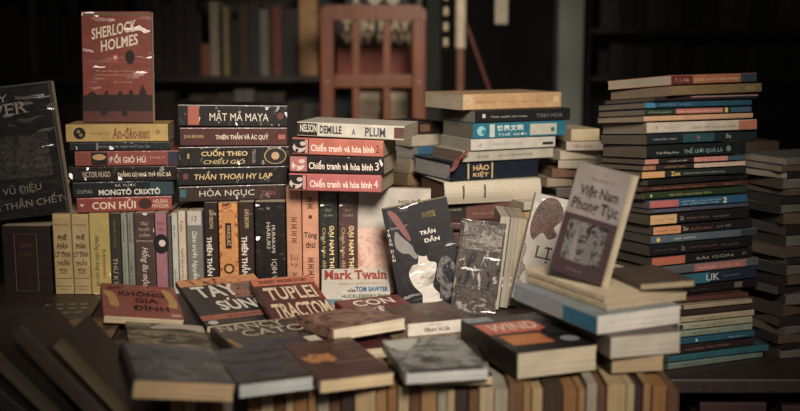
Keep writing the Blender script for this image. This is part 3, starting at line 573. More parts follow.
# ================================================================== TALL STACK ON THE RIGHT
RT = [  # top to bottom: label bit, x0, x1, thickness, colour, spine print, yaw
 ('book with red and orange spine, blue right end, topmost of the tall stack', 672, 757, 11, '#94593a', (('b',672,692,'#5a2420'), ('b',740,757,'#2d3a4a'), ('t','T. S. Hải',675,688,.3,.65,'#b08a80'), ('t','NGHỆ THUẬT CHIẾN TRANH',694,737,.2,.75,'#c9a07a')), 40, '#8a7d6a'),
 ('ochre-brown book with dim page ends, second from the top of the tall right stack', 671, 762, 11, '#6f5a3a', (('t','Tinh hoa xử thế',680,722,.35,.6,'#86704a'), ('b',745,755,'#7d6a48',{'t':(.3,.7)})), 36, '#6a5a48'),
 ('thin black book with a pinkish edge, third from the top of the tall right stack', 655, 758, 5, '#231d1e', (('b',690,758,'#7a5a58',{'t':(.6,.95)}),), 27, '#4d4238'),
 ('blue book below the thin black one, in the tall right stack', 645, 752, 6.5, '#1d4358', (('b',645,655,'#2a6a88'), ('t','MẬT MÃ',660,690,.3,.7,'#5a7f8c')), 24, '#6a5e4e'),
 ('dark green book with salmon block and blue end in the tall right stack', 645, 752, 6.5, '#22302c', (('b',675,722,'#a0584c'), ('t','ĐÈN KHÔNG HẮT BÓNG',677,720,.25,.75,'#c9a99a'), ('b',730,751,'#2d4a64'), ('b',724,727,'#b0a048'), ('t','Watanabe',648,670,.3,.65,'#7a8a5a')), 24, '#6d6152'),
 ('thin cream book resting on the white one, upper part of the tall right stack', 644, 753, 6, '#a8805f', (), 24, '#8a7a64'),
 ('white book with an orange right end, upper part of the tall right stack', 647, 757, 12, '#a39a88', (('b',738,757,'#9a5a40'), ('t','LÒNG TỐT CỦA KẺ XẤU',690,735,.3,.6,'#5a5548'), ('t','t',655,658,.35,.65,'#7a4a40'), ('t','Tạ Duy',664,678,.35,.6,'#8a8478')), 22, '#7d705e'),
 ('black-teal book directly above the thickest black one in the tall right stack', 647, 757, 11.5, '#182124', (('b',682,713,'#1d3f46'), ('d',697,.5,.2,'#7a4a3a',{'z':.0003}), ('t','TRUYỆN HAY',653,676,.35,.6,'#8d9490'), ('t','Ba',725,730,.3,.75,'#7a8484')), 24, '#5a5044'),
 ('thickest black book with green-grey letters, in the tall right stack', 647, 746, 14, '#14191b', (('t','THẾ GIỚI QUẢ LÀ',683,722,.2,.75,'#6f8f90'), ('t','Trần Đăng Khoa',656,678,.25,.5,'#a3a398'), ('d',728,.5,.25,'#5a6262')), 22, '#5d5244'),
 ('thin black book with a pink and blue right half, in the tall right stack', 645, 745, 6, '#241d1c', (('b',645,658,'#a06a58'), ('b',693,727,'#a86c5e'), ('b',727,745,'#2c4656'), ('t','MƯỜI NGƯỜI',668,686,.3,.65,'#a39a88')), 22, '#5a5044'),
 ('thin dark book with a pale right half, in the tall right stack', 643, 745, 5.5, '#2a2320', (('b',643,655,'#8a5a48'), ('b',693,745,'#a8907c'), ('t','CHUYỆN TÌNH',664,684,.3,.7,'#a8853c')), 22, '#63584a'),
 ('black-green book with an orange left label, upper half of the tall right stack', 641, 746, 8, '#1f2420', (('b',642,664,'#b07f4c'), ('t','Zen',670,679,.2,.8,'#c2a44c',BD), ('t','TRONG NGHỆ THUẬT BẮN CUNG',682,724,.3,.65,'#8a9a88')), 22, '#6a5d4c'),
 ('plain black book in the upper middle of the tall right stack', 648, 748, 6.5, '#17181a', (), 26, '#4d4439'),
 ('thin rust-brown book with orange print, middle of the tall right stack', 642, 748, 5.5, '#3a211c', (('t','Sống như không có ngày mai',652,704,.3,.7,'#a8623a'), ('t','SALLY',722,740,.3,.7,'#8a5a48')), 24, '#54483a'),
 ('dark green book with yellow-green print, middle of the tall right stack', 645, 748, 7.5, '#22321f', (('d',651,.5,.22,'#8a9a4c'), ('t','TÔI THẤY HOA VÀNG TRÊN',668,710,.3,.68,'#a09a4c')), 24, '#54483a'),
 ('blue book with pink-red left block and pale numeral in the tall stack', 649, 747, 9, '#1d4a68', (('b',650,678,'#a0504c'), ('t','MẮT BIẾC CHUYỆN CŨ',681,720,.5,.8,'#8fb0c0'), ('t','XA XĂM MỘT THỜI',681,718,.18,.42,'#8fb0c0'), ('t','2',722,726,.15,.85,'#c2b87c',BD)), 22, '#574b3e'),
 ('thin blue-grey book under the blue and pink one in the tall right stack', 649, 748, 4.5, '#3a3d4a', (('t','Phía sau nghi can',655,690,.25,.7,'#6d7484'),), 23, '#54483a'),
 ('black book with tan left label and dim red print in the tall stack', 650, 749, 12, '#191617', (('b',650.5,676,'#b08a58'), ('t','Nguyễn Nhật',653,673,.4,.55,'#6a4a30'), ('t','2t',679,683,.3,.7,'#8d8d84'), ('t','BỐN MÙA',686,708,.35,.62,'#7a4a48'), ('t','Nhà xuất bản',712,728,.35,.55,'#6a6662')), 23, '#4d4439'),
 ('black book with a brighter orange label at left, lower middle of the tall right stack', 653, 752, 10, '#1c1819', (('b',653.5,680,'#b5764c'), ('t','Nguyễn Nhật',657,677,.35,.6,'#6a3a24'), ('t','2u',682,687,.3,.75,'#a89a84'), ('t','BUỔI SÁNG',690,711,.3,.65,'#8a4a3c'), ('t','trẻ',715,730,.35,.65,'#6a6662')), 23, '#4d4439'),
 ('grey-blue book with a yellow spot, lower middle of the tall right stack', 651, 757, 8.5, '#46525a', (('d',658,.5,.3,'#b0a04c'), ('t','HẠT GIỐNG',673,694,.3,.7,'#9aa4a4',BD), ('b',740,757,'#2a3036')), 23, '#4a4137'),
 ('black book with hardly legible grey print, lower middle of the tall right stack', 650, 752, 12.5, '#171618', (('t','Nguyễn Nhật',655,676,.4,.55,'#5a5048'), ('t','2z',680,684,.3,.7,'#77756c'), ('t','ĐẢO MỘNG MƠ',688,716,.35,.6,'#6a3f3c'), ('t','Nhà xuất bản',720,738,.35,.6,'#4d4d54')), 24, '#433a31'),
 ('black book with a plain red-orange label at left, lower part of the tall right stack', 652, 752, 10.5, '#1a1717', (('b',652,684,'#a0503c'), ('t','SÀI GÒN',695,732,.3,.65,'#8a8578'), ('t','K',742,746,.35,.65,'#6d6a60')), 24, '#433a31'),
 ('book half grey and half salmon pink, lower part of the tall right stack', 654, 758, 9.5, '#4a4a4e', (('b',693,745,'#8f5650'), ('t','NHỮNG ĐỨA TRẺ',696,740,.3,.7,'#b58a80'), ('t','xa',658,664,.3,.7,'#77777a')), 24, '#4a3f35'),
 ('navy book with tan label, teal block and two-letter title in the tall stack', 652, 756, 13.5, '#1a2534', (('b',652.5,676,'#a88a4c'), ('b',676,708,'#1f5668'), ('t','UK',704,718,.22,.8,'#a8b0ac',{'serif':True}), ('t','DỰ BÁO',722,738,.35,.62,'#5a6a7a')), 24, '#4d4236'),
 ('black book with a small tan square at right, just under the navy labelled one', 650, 757, 9.5, '#191516', (('b',733,741,'#5a5048',{'t':(.2,.85)}), ('t','gió bụi',690,705,.35,.6,'#4a4644')), 24, '#43392f'),
 ('thin dark red book, tenth from the bottom of the tall right stack', 657, 748, 5, '#4a2a24', (), 18, '#4d4236'),
 ('thin book with a cream spine, ninth from the bottom of the tall right stack', 684, 752, 5, '#8a7a60', (), 20, '#63563f'),
 ('thin dark brown book, eighth from the bottom of the tall right stack', 683, 752, 5.5, '#2f2420', (), 20, '#4d4236'),
 ('cream book with specks of print, seventh from the bottom of the tall right stack', 681, 754, 6.5, '#8f8266', (('t','Truyện kể cho bé',690,730,.3,.65,'#6a5c40'),), 20, '#75684f'),
 ('cream-green book with dark blue spot, sixth from the bottom of the tall right stack', 678, 752, 7.5, '#86846a', (('d',681,.5,.36,'#1f2a48'), ('t','Kho tàng cổ tích',692,735,.3,.65,'#5a5a40')), 20, '#6a5f4a'),
 ('pale green book, fifth from the bottom of the tall right stack', 676, 752, 7, '#6f7a68', (('t','Đời sống',692,720,.3,.65,'#4a5a48'),), 20, '#5a5242'),
 ('blue book with a white mark, fourth from the bottom of the tall right stack', 676, 754, 7, '#1f4a60', (('d',696,.5,.25,'#8aa0a8'), ('t','Biển',728,744,.3,.65,'#6a92a0')), 20, '#4d463a'),
 ('dark brown book with reddish print, third from the bottom of the tall right stack', 672, 754, 10, '#2a1d1b', (('t','NHỮNG TÊN TRỘM',685,728,.3,.6,'#8a6258'),), 22, '#4a3f35'),
 ('teal book jutting out at right, second from the bottom of the tall right stack', 668, 768, 7, '#24525c', (), 20, '#54503f'),
 ('grey-green book, bottom of the tall right stack', 668, 762, 7, '#58665c', (('t','Tạp chí',680,700,.3,.6,'#3f4a40'),), 22, '#54503f'),
]
ents = []
for lab, x0, x1, t, c, s, yaw, p in RT[::-1]:
    ents.append((lab, x0, x1, t, {'yaw':yaw, 'c':cov(c,.4,.15), 's':s, 'p':p}))
tot = sum(e[3] for e in ents); k = (369.5-74.5)*.865/tot
ents = [(a, b, c2, t*k, o) for a, b, c2, t, o in ents]
stack(BZ+.0005, 369.5, 1.90, ents, 'books in the tall right stack', W=.145, taper=.03, gap=.0022)
# ================================================================== DIM STACK AT THE RIGHT EDGE
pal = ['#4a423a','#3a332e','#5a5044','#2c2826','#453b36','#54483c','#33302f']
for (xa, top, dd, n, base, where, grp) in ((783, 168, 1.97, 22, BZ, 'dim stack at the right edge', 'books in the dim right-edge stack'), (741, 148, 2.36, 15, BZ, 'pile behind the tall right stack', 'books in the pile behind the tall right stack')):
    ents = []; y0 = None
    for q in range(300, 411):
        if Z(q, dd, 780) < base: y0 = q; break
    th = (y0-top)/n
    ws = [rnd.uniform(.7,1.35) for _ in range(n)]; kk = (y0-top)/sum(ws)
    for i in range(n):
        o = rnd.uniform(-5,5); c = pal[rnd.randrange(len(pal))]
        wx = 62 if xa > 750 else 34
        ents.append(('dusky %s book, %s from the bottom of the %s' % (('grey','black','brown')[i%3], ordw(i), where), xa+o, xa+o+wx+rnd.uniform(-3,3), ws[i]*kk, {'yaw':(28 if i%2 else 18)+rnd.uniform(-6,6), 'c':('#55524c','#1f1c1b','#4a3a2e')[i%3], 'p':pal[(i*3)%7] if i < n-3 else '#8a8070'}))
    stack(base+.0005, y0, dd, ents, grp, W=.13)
# large dark books on the bench's lower shelf
bzl = BZ-.1245
for i, (x0, x1, t, lab, c, s) in enumerate(((694,770,21,'big black book with faint letters on the bench shelf, left one','#1f1b1c',(('t','ATLAS',712,730,.25,.5,'#5a5550'),('b',706,711,'#4a3a36',{'t':(.2,.6)}))), (776,850,19,'big black book with faint letters on the bench shelf, right one','#201c1d',(('t','Từ điển',786,812,.35,.55,'#4d4946'),)))):
    yb = 0
    for q in range(360, 560):
        if Z(q, 1.89, 730) < bzl: yb = q; break
    stack(bzl, yb, 1.89, [(lab, x0, x1, t, {'c':c, 's':s, 'p':'#3a322b'}), ('reddish-black album lying on the big black book, %s side of the bench shelf' % ('left','right')[i], x0+6, x1-4, t*.55, {'c':'#3a2626', 'p':'#3a322b'})], 'books on the bench shelf', W=.2)
# ================================================================== LOOSE BOOKS LYING COVER UP
GF = None
flat('red book with black block capitals and yellow torn-paper shapes, lying below the tan pair', (102,315), (184,318.5), TZ+.025, .014, .215, cov('#8d3f33',.42,.2), tilt=3, Tf=.013, W=.142, yaw=17, roll=7.5,
 f=(('t','KHÔNG',.22,.82,.62,.79,'#1d1512',BD), ('t','GIA',.42,.72,.43,.57,'#1d1512',BD), ('t','ĐÌNH',.38,.84,.2,.37,'#1d1512',BD), ('t','HECTOR MALOT toàn tập',.28,.76,.84,.9,'#b58a4a'), ('p',[(.02,.74),(.14,.72),(.2,.5),(.2,.28),(.1,.3),(.08,.5)],'#b08448'), ('p',[(.8,.86),(.9,.84),(.97,.5),(.94,.3),(.84,.34),(.86,.5)],'#b08448'), ('p',[(.1,.8),(.3,.9),(.28,.93),(.08,.86)],'#5a2a22'), ('r',.85,.97,.06,.13,'#b0907a')), s=(('b',0,1,'#4d2220',{'t':(.1,.9)}),))
flat('black book with big white title and orange top, beside the red block-capital book', (206,326), (300,315), TZ, .013, .225, cov('#2b2826',.4,.3), tilt=9.5, W=.16,
 f=(('r',.0,1,.84,1,'#b0704a',{'m':art(['#3a2018','#b06e44','#c08450','#a86440'],40,1,0,st=(1,.5,1),seed=1)}), ('r',.55,.95,.5,.84,'#444',{'m':art(['#2a2624','#6a5a4c','#8a5a48','#1d1b1a'],26,1.5,0,seed=9)}), ('t','TAY',.1,.62,.56,.82,'#bcb6a8',{'bold':.03,'shear':-.2}), ('t','SÚNG',.28,.90,.26,.52,'#bcb6a8',{'bold':.03,'shear':-.2}), ('r',.0,.86,.1,.2,'#8f5442'), ('t','tiểu thuyết trinh thám',.3,.78,.12,.18,'#3a1d16'), ('d',.1,.05,.009,'#a8a498')))
flat('brown paperback with an orange band and tall cream slab capitals, lying below the salmon pair', (274,322), (339,316), TZ+.0155, .012, .205, cov('#4a221c',.42,.3), tilt=9.5,
 f=(('r',.0,1,.82,1,'#b8654a'), ('t','ROBERT WILDER STORY',.12,.92,.86,.94,'#4d1f1a',BD), ('t','TUPLEI',.1,.93,.46,.76,'#c9b08e',SB), ('t','TRACTOM',.08,.99,.06,.38,'#c9b08e',SB), ('r',.93,1,.4,.8,'#7a3026')))
flat('white paperback with red and blue title lines, propped below the gold-lettered pair', (321,304), (391,303), TZ, .014, .142, cov('#bab4a6',.45,.2), tilt=17,
 f=(('t','Mark Twain',.03,.98,.68,.95,'#a03c32',{'bold':.035,'serif':True}), ('t','NHỮNG CUỘC PHIÊU LƯU',.25,.96,.52,.6,'#a8725a'), ('t','của',.38,.5,.33,.42,'#2a2a2a',BD), ('t','TOM SAWYER',.50,.98,.33,.47,'#1f6296',{'bold':.04}), ('t','HUCKLEBERRY FINN',.3,.98,.16,.26,'#3f6a52',BD), ('r',.0,.3,.0,.14,'#5a8090')))
flat('dark red book with large white capitals, partly under the open-ended brown book', (363,324), (428,316), TZ+.008, .016, .135, cov('#6a2b27',.4,.2), tilt=5,
 f=(('t','CON',.2,.85,.66,.9,'#cfc3b0',SB), ('t','MÈO',.2,.85,.36,.6,'#cfc3b0',SB)))
flat('landscape-painted paperback in olive and pale grey, lying left of the gold-scripted black book', (129,346), (202,350), TZ+.022, .006, .15, art(['#1f1d18','#3a3424','#5f5636','#7a7050','#8f8870'],17,1.2,.1,st=(1,1.5,1),seed=21), f=(('p',[(.3,.75),(.5,.98),(.98,.98),(.98,.7),(.7,.8)],'#a39c8a'), ('r',.0,.5,.0,.1,'#1d2126')), tilt=1, W=.135, yaw=17, roll=8)
flat('black paperback with large thin gold-cream name in two lines, lying mid-table', (246,359), (338,346), TZ+.006, .022, .188, cov('#1f1d1c',.38,.4), tilt=1.5,
 f=(('t','NANCY',.04,.80,.80,.97,'#b8aa88',{'serif':True}), ('t','CATO',.24,.94,.58,.77,'#b8aa88',{'serif':True}), ('t','Dòng sông',.42,.8,.48,.53,'#8a7f6a'), ('t','cháy bỏng mối tình',.36,.88,.41,.46,'#8a7f6a'), ('r',.0,1,.0,.4,'#1b2430',{'m':art(['#15171a','#1d2c42','#3a3230','#14171c','#4a4238'],12,1.5,.3,st=(1,2,1),seed=13)}), ('p',[(.02,.55),(.06,.55),(.12,.2),(.07,.2)],'#8a6a34'), ('r',.62,.95,.96,1,'#8a5a44')))
flat('open-ended brown picture book with its cream page block to the front, resting on others mid-table', (333,329.5), (405.5,318), TZ+.034, .020, .135, art(['#3a241e','#6a4434','#8a6450','#50362c','#2a1c18'],16,1.4,.3,seed=31), tilt=-3, p='#c2b498', f=(('p',[(.3,.15),(.3,.85),(.45,.9),(.5,.2)],'#7a5648',{'m':art(['#4a3028','#8a6654','#6a4a3e'],20,1.2,.2,seed=33)}),))
flat('dark red patterned paperback lying under the open-ended brown book', (343,351), (398,346), TZ, .019, .12, art(['#2a1214','#5a2428','#3a181a','#6a3a34'],30,1.2,.2,seed=35))
flat('olive-brown illustrated book lying beneath the white-spined one', (406,353), (500,346), TZ, .024, .19, art(['#2a2420','#5a4a34','#7a6a4a','#3a2a22','#8a7a60'],14,1.6,.2,seed=41))
stack(TZ+.0245, 341, 1.715, [('book with a white spine and thin dark capitals, lying slantwise mid-table', 408, 472, 12.5, {'yaw':19, 'c':art(['#2a1e1a','#5a3a2e','#3a2822','#6a4c3e'],18,1.5,.3,seed=43), 'p':'#a89c86', 's':(('b',408,472,'#bdb5a6',{'t':(.0,1)}), ('t','TÌNH XƯA',423,450,.2,.58,'#3a2f2c',SB), ('t','Việt Hà',426,440,.7,.84,'#6a5f58'))})], None, W=.13)
# front line of loose books, lying on top of the front row
flat('worn grey-blue book with thick cream page block, leftmost of the front loose books', (130,380), (229,378), FT+.030, .025, .185, art(['#2b3034','#4a5054','#3a3a38','#6a6c68','#2a2726'],9,1.5,.2,seed=51), p='#a88c64', f=(('p',[(.05,.92),(.5,.95),(.9,.85),(.95,.55),(.9,.85),(.5,.9)],'#6d706c'), ('r',.0,.05,.0,1,'#1b1a1a')), W=.136, yaw=20, roll=9, s=(('b',0,1,'#191717',{'t':(.05,.95)}),))
flat('dark book with a bluish white page block, beside the thick cream one in front', (238,385), (313.5,376), FT, .020, .18, art(['#17181a','#2a2a2b','#3c3d3e','#1d2735','#242220'],13,1.6,.3,st=(1,1.6,1),seed=53), p='#a3a8a4', f=(('r',.0,1,.0,.06,'#3a2420'), ('r',.1,.8,.55,.6,'#3a2a26')))
flat('dark brown book with an orange emblem and cream page block, front centre', (319,381), (394,372), FT, .019, .20, cov('#3a241d',.4,.3), p='#bfa67c', f=(('p',[(.04,.58),(.14,.56),(.2,.64),(.34,.6),(.46,.62),(.5,.46),(.42,.4),(.3,.44),(.22,.38),(.1,.44)],'#a5672f',{'sharp':1,'m':art(['#5a2f18','#a5672f','#b5783c','#7a4420'],40,1.2,0,seed=91)}), ('r',.4,.95,.34,.39,'#6a4a3e'), ('r',.2,.7,.82,.86,'#5a3a30')))
z13 = FT
flat('plain book with cream pages, lying under the grey picture-covered one at front centre', (417,378), (493,376), FT, .013, .18, '#2e2622', p='#b8a27a')
flat('grey and white picture-covered book with a bluish page block, front centre', (405,373.5), (489,368), FT+.0133, .0165, .172, art(['#2f302e','#5a5c58','#8d8d84','#6a6a64','#33302c'],10,1.4,.2,st=(1,1.6,1),seed=57), p='#a9aaa6', f=(('r',.05,.95,.0,.08,'#3a3836'), ('t','Nguyễn Tuân tuyển tập',.2,.75,.14,.22,'#6a4640'), ('p',[(.0,.9),(.45,1),(.2,.62)],'#a9a79c')))
flat('thick black-covered book with blurred red and orange title blocks, front right of the loose books', (517,353.5), (597,344.5), FT, .040, .205, cov('#1f1917',.38,.4), p='#a89c82', s=(('b',0,1,'#191514',{'t':(.02,.98)}), ('t','KINH',.3,.5,.3,.6,'#4a423c')),
 f=(('r',.03,.8,.50,.80,'#a8503c',{'m':art(['#6a2a22','#a84e3a','#b5604a','#8a3a2e'],14,1.2,0,seed=61)}), ('t','WIND',.15,.75,.56,.76,'#c9a894',{'bold':.02,'shear':.3}), ('r',.1,.62,.18,.44,'#a85a34',{'m':art(['#4a2418','#a8562f','#b06a3a','#7a3a22'],14,1.2,0,seed=63)}), ('d',.82,.45,.02,'#1a1a1c',{'z':.0004}), ('d',.84,.22,.015,'#6d7478'), ('r',.0,.35,.86,1,'#6d7880',{'m':art(['#2a2e32','#7a8488','#4a5054'],14,1.2,0,seed=65)})))
# dim covers at left
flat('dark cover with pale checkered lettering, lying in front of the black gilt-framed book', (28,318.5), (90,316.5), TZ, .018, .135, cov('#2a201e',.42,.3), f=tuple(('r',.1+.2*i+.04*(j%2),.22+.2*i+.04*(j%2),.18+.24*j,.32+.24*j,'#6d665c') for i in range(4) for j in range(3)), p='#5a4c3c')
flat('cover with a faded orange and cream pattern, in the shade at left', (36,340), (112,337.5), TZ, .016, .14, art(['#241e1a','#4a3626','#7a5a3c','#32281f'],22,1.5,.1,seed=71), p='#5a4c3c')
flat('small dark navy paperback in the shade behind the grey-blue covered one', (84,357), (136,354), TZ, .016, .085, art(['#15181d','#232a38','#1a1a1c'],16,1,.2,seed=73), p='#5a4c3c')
# slip of paper on the gold-scripted book
a = PZ(318,347,TZ+.031)
bm = box_bm((0,0,0),(.022,.058,.0008)); o = mesh_obj('paper_slip', bm, paper('#b5ab98')); o.matrix_world = T_(a + Vector((0,0,.0006))) @ Rz(30) @ Rx(1.5)
tag(o, 'small cream paper slip lying on the black book with the gold-cream name', 'paper slip')
# ================================================================== PILE AT THE FRONT RIGHT
GR = 'books in the front right pile'
zz = FT
def pile(lab, bl, br, T, H, c, **k):
    global zz
    flat(lab, bl, br, zz, T, H, c, GR, **k); zz += T + .0004
pile('tan-paged book at the bottom of the front right pile', (611,357), (664,354), .026, .18, '#3a2c22', p='#9a8462')
pile('thick book with a grey-white page block, second from the bottom of the front right pile', (610,337), (681,331), .034, .20, '#4a4038', p='#a39c8c')
pile('book with a faded blue spine and white page block, middle of the front right pile', (597,316), (681,305), .029, .235, cov('#6d757a',.45,.2), p='#b5b1a5', s=(('b',0,.62,'#7d8488',{'t':(.1,.9)}), ('t','TỪ ĐIỂN TIẾNG VIỆT',.12,.56,.35,.65,'#9a8684'), ('b',.62,1,'#22607c',{'t':(.1,.9)})))
pile('cream-spined thin book directly under the red-lettered one in the front right pile', (606,303), (687,292), .012, .215, '#a39474', p='#9a8a70', s=(('t','VĂN HÓA VIỆT NAM TỔNG HỢP',.1,.9,.3,.65,'#7a5a40'),))
pile('cream-spined thin book with red spine lettering, under the tilted grey cover', (604,294.5), (684,284), .012, .215, '#ab9c7c', p='#9a8a70', s=(('t','PHONG TỤC LỄ HỘI CỔ TRUYỀN',.1,.9,.25,.65,'#8a3a2c'),))
ztop = zz
flat('dull brown thin book on the right part of the front right pile', (640,284), (695,280), zz, .010, .12, '#43362a', GR, p='#8f8062')
# grey cover standing on that pile
b = PZ(554,278,ztop)
face('grey book with black title over a group photo, tilted on the front right pile', (549,280), b.y, .100, .180, .022, cov('#766d68',.45,.1), roll=-8, back=13, yaw=-42, base=ztop+.0155, p='#b5a68a',
 f=(('t','TOAN ÁNH SƯU TẦM',.32,.76,.87,.90,'#4a403c'), ('t','Việt Nam',.16,.9,.70,.82,'#2a2223',SB), ('t','Phong Tục',.08,.95,.56,.69,'#2a2223',SB), ('r',.0,1,.0,.54,'#3a2b2d',{'z':.0001}), ('r',.13,.86,.13,.49,'#555',{'m':art(['#161415','#242223','#6a6664','#1c1a1b','#4a4846'],30,1.0,.1,seed=81),'z':.0004}), ('p',[(.3,.15),(.28,.3),(.33,.4),(.38,.3),(.4,.15)],'#6d6864',{'z':.0006}), ('p',[(.55,.15),(.54,.33),(.6,.42),(.66,.32),(.68,.15)],'#5d5955',{'z':.0006}), ('t','Nhà xuất bản',.3,.6,.05,.08,'#6a5a58')))
# ================================================================== FRONT ROW
rf = random.Random(21)
fr = [('tan','#86623a','#86643c'),('cream','#988056','#988058'),('brown','#573722','#62452c'),('grey-white','#827a6a','#867e6c'),('dark brown','#2e211a','#3a2c22'),('ochre','#7a502a','#80582e'),('pale','#9a8862','#978663')]
order = [0,1,2,5,3,4,0,6,2,1,5,0,3,2,4,1,0,5,6,2,0,3,1,4,2,6,3,2,0,1,4,5,0,3,2,1,6,4,0,5,2,1,3,0,4,2,5,1,6,0]
x = 161.0; i = 0
while x < 688 and i < 50:
    nm, c, p = fr[order[i]]
    w = rf.uniform(8.5,16) if i % 5 else rf.uniform(14,22)
    w = min(w, 690-x)
    if w > 4:
        kind = 'f' if order[i] in (1,3,6) or i % 3 == 0 else 's'
        stand('%s book, %s outward, %s from left in the front row of books' % (nm, 'page edges' if kind == 'f' else 'spine', ordw(i)), x, x+w-.6, 0, FD+rf.uniform(0,.01), LEDGE+.001, cov(c,.55), 'books standing in the front row', W=.13, kind=kind, p=p, h=FT-LEDGE-.003-rf.choice((0,0,.002,.005,.009)))
    x += w; i += 1
# ================================================================== FALLEN BOOKS AT THE FRONT LEFT CORNER
FLZ = .33
xa, xb = X(-150,420,1.44), X(147,420,1.44)
t = thing('low_crate', 'low dark crate on the ledge under the toppled books at far front left', 'crate', T_(Vector(((xa+xb)/2,1.45,LEDGE+.001))))
mesh_obj('box', box_bm((-(xb-xa)/2,0,0), ((xb-xa)/2,.16,FLZ-LEDGE), .003), wood('#33261d'), t)
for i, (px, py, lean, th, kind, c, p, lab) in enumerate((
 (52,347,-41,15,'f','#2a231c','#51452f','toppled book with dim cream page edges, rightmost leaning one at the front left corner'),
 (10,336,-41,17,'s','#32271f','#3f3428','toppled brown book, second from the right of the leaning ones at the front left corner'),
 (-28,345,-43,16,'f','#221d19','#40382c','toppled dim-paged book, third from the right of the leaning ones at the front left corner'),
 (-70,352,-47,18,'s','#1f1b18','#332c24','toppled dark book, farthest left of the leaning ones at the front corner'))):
    d = 1.455; a = P(px, py, d); L = (a.z-FLZ)/math.cos(R(lean)); T = th/F*d
    H = min(.235, L)
    o = Vector((a.x - L*math.sin(R(lean)), d, FLZ+.0005))
    if kind == 's': M = T_(o + Vector((0,0,0))) @ Ry(lean) @ SPINE_OUT
    else: M = T_(o + Vector((T*math.cos(R(lean)),.13,-T*math.sin(R(lean))))) @ Ry(lean) @ FORE_OUT
    if kind == 's' : pass
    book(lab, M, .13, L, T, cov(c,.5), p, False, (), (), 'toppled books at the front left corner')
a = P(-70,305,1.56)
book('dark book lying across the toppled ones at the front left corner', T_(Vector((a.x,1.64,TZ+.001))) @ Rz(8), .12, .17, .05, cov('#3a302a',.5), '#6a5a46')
# ================================================================== THE BACK OF THE SHOP
SHD = 4.35; z1 = Z(76, SHD); z0 = z1-.36
def bookcase(name_label, x0, x1, d, shelves, col, top):
    t = thing('bookcase', name_label, 'bookcase', T_(Vector(((x0+x1)/2, d, 0))))
    w = wood(col); hw = (x1-x0)/2
    for s in (-1, 1): mesh_obj('side_panel', box_bm((s*hw-.012, 0, 0), (s*hw+.012, .3, top), .002), w, t)
    mesh_obj('back_panel', box_bm((-hw+.0125, .285, .0), (hw-.0125, .298, top)), wood('#1f1815'), t)
    for z in shelves: mesh_obj('shelf', box_bm((-hw+.0125, 0, z-.024), (hw-.0125, .2845, z), .002), w, t)
bookcase('dark brown bookcase filled with books behind the left stacks', X(-60,60,SHD), X(419,60,SHD), SHD, (.08, z0, z1, z1+.40, z1+.75), '#2e211c', z1+.78)
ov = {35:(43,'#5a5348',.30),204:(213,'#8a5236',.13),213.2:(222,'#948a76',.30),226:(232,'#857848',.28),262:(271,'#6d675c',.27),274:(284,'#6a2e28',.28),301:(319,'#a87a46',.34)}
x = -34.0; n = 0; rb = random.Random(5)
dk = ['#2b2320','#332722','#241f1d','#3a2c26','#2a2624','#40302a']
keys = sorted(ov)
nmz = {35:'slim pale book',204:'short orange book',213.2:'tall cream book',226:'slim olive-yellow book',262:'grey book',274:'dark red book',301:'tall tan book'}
while x < 321:
    nk = [k for k in keys if k >= x-.01]
    if nk and abs(nk[0]-x) < .3:
        k = nk[0]; x1, c, h = ov[k]; lab = nmz[k] + ' on the upper shelf of the left bookcase'
    else:
        w = rb.uniform(8,15); x1 = min(x+w, nk[0] if nk else 321, 321)
        if nk and nk[0]-x1 < 3: x1 = nk[0]
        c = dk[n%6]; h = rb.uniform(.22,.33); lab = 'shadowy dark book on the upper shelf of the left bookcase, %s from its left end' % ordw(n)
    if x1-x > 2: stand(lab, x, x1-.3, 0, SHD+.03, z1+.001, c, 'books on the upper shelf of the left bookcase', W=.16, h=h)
    x = x1 if x1 > x+.2 else x+.3; n += 1
x = 60.0; n = 0
while x < 326:
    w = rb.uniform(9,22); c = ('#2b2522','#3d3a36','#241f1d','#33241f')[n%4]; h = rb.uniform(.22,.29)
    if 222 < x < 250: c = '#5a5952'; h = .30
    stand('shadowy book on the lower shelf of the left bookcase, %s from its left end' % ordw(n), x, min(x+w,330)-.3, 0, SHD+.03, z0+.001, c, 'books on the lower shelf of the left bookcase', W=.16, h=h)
    x += w; n += 1
xl, xr = X(337,60,SHD+.06), X(413,60,SHD+.06)
face('large red and black book with cream capitals, displayed face out behind the slatted chair', (337,76), SHD+.06, xr-xl, Z(17,SHD)-z1, .03, cov('#94402a',.5), base=z1+.001, f=(('r',0,1,.5,1,'#2a1a15'), ('t','TIEN NAY',.06,.98,.76,.95,'#d6bd90',{'serif':True,'bold':.035}), ('t','VIET NAM',.06,.98,.53,.72,'#d6bd90',{'serif':True,'bold':.035})))
for k, (xa, xb, side) in enumerate(((356,379,'left'), (384,408,'right'))):
    yb = 0
    for q in range(100, 300):
        if Z(q, SHD+.05) < z0: yb = q; break
    stack(z0+.0005, yb, SHD+.05, [('cream book in the %s pile behind the chair, %s from its bottom' % (side, ordw(i)), xa+rb.uniform(-1,1), xb+rb.uniform(-1,1), (yb-94)/7, {'c':('#b5a284','#a88f70','#c0b092')[i%3], 'p':'#a8977c', 'yaw':rb.uniform(-4,4)}) for i in range(7)], 'cream books piled behind the chair', W=.15)
# sign board above
t = thing('sign_board', 'dark sign board with large cream digits hanging above the slatted chair', 'sign', T_(P(345, 8, SHD-.03)))
wd = X(408,8,SHD-.03)-X(345,8,SHD-.03); hz = .16
mesh_obj('board', box_bm((0,0,0),(wd,.012,hz),.002), cov('#241d1b',.6), t)
put_text(t, '100', Vector((wd*.1,-.001,.012)), VX, VZ, wd*.8, hz*.75, ink('#bfb59c'), True, .02, name='digits')
for s in (.1,.9): mesh_obj('hanger', box_bm((wd*s-.004,.004,hz),(wd*s+.004,.008,z1+.376-P(345,8,SHD-.03).z+.05)), cov('#241d1b',.6), t)
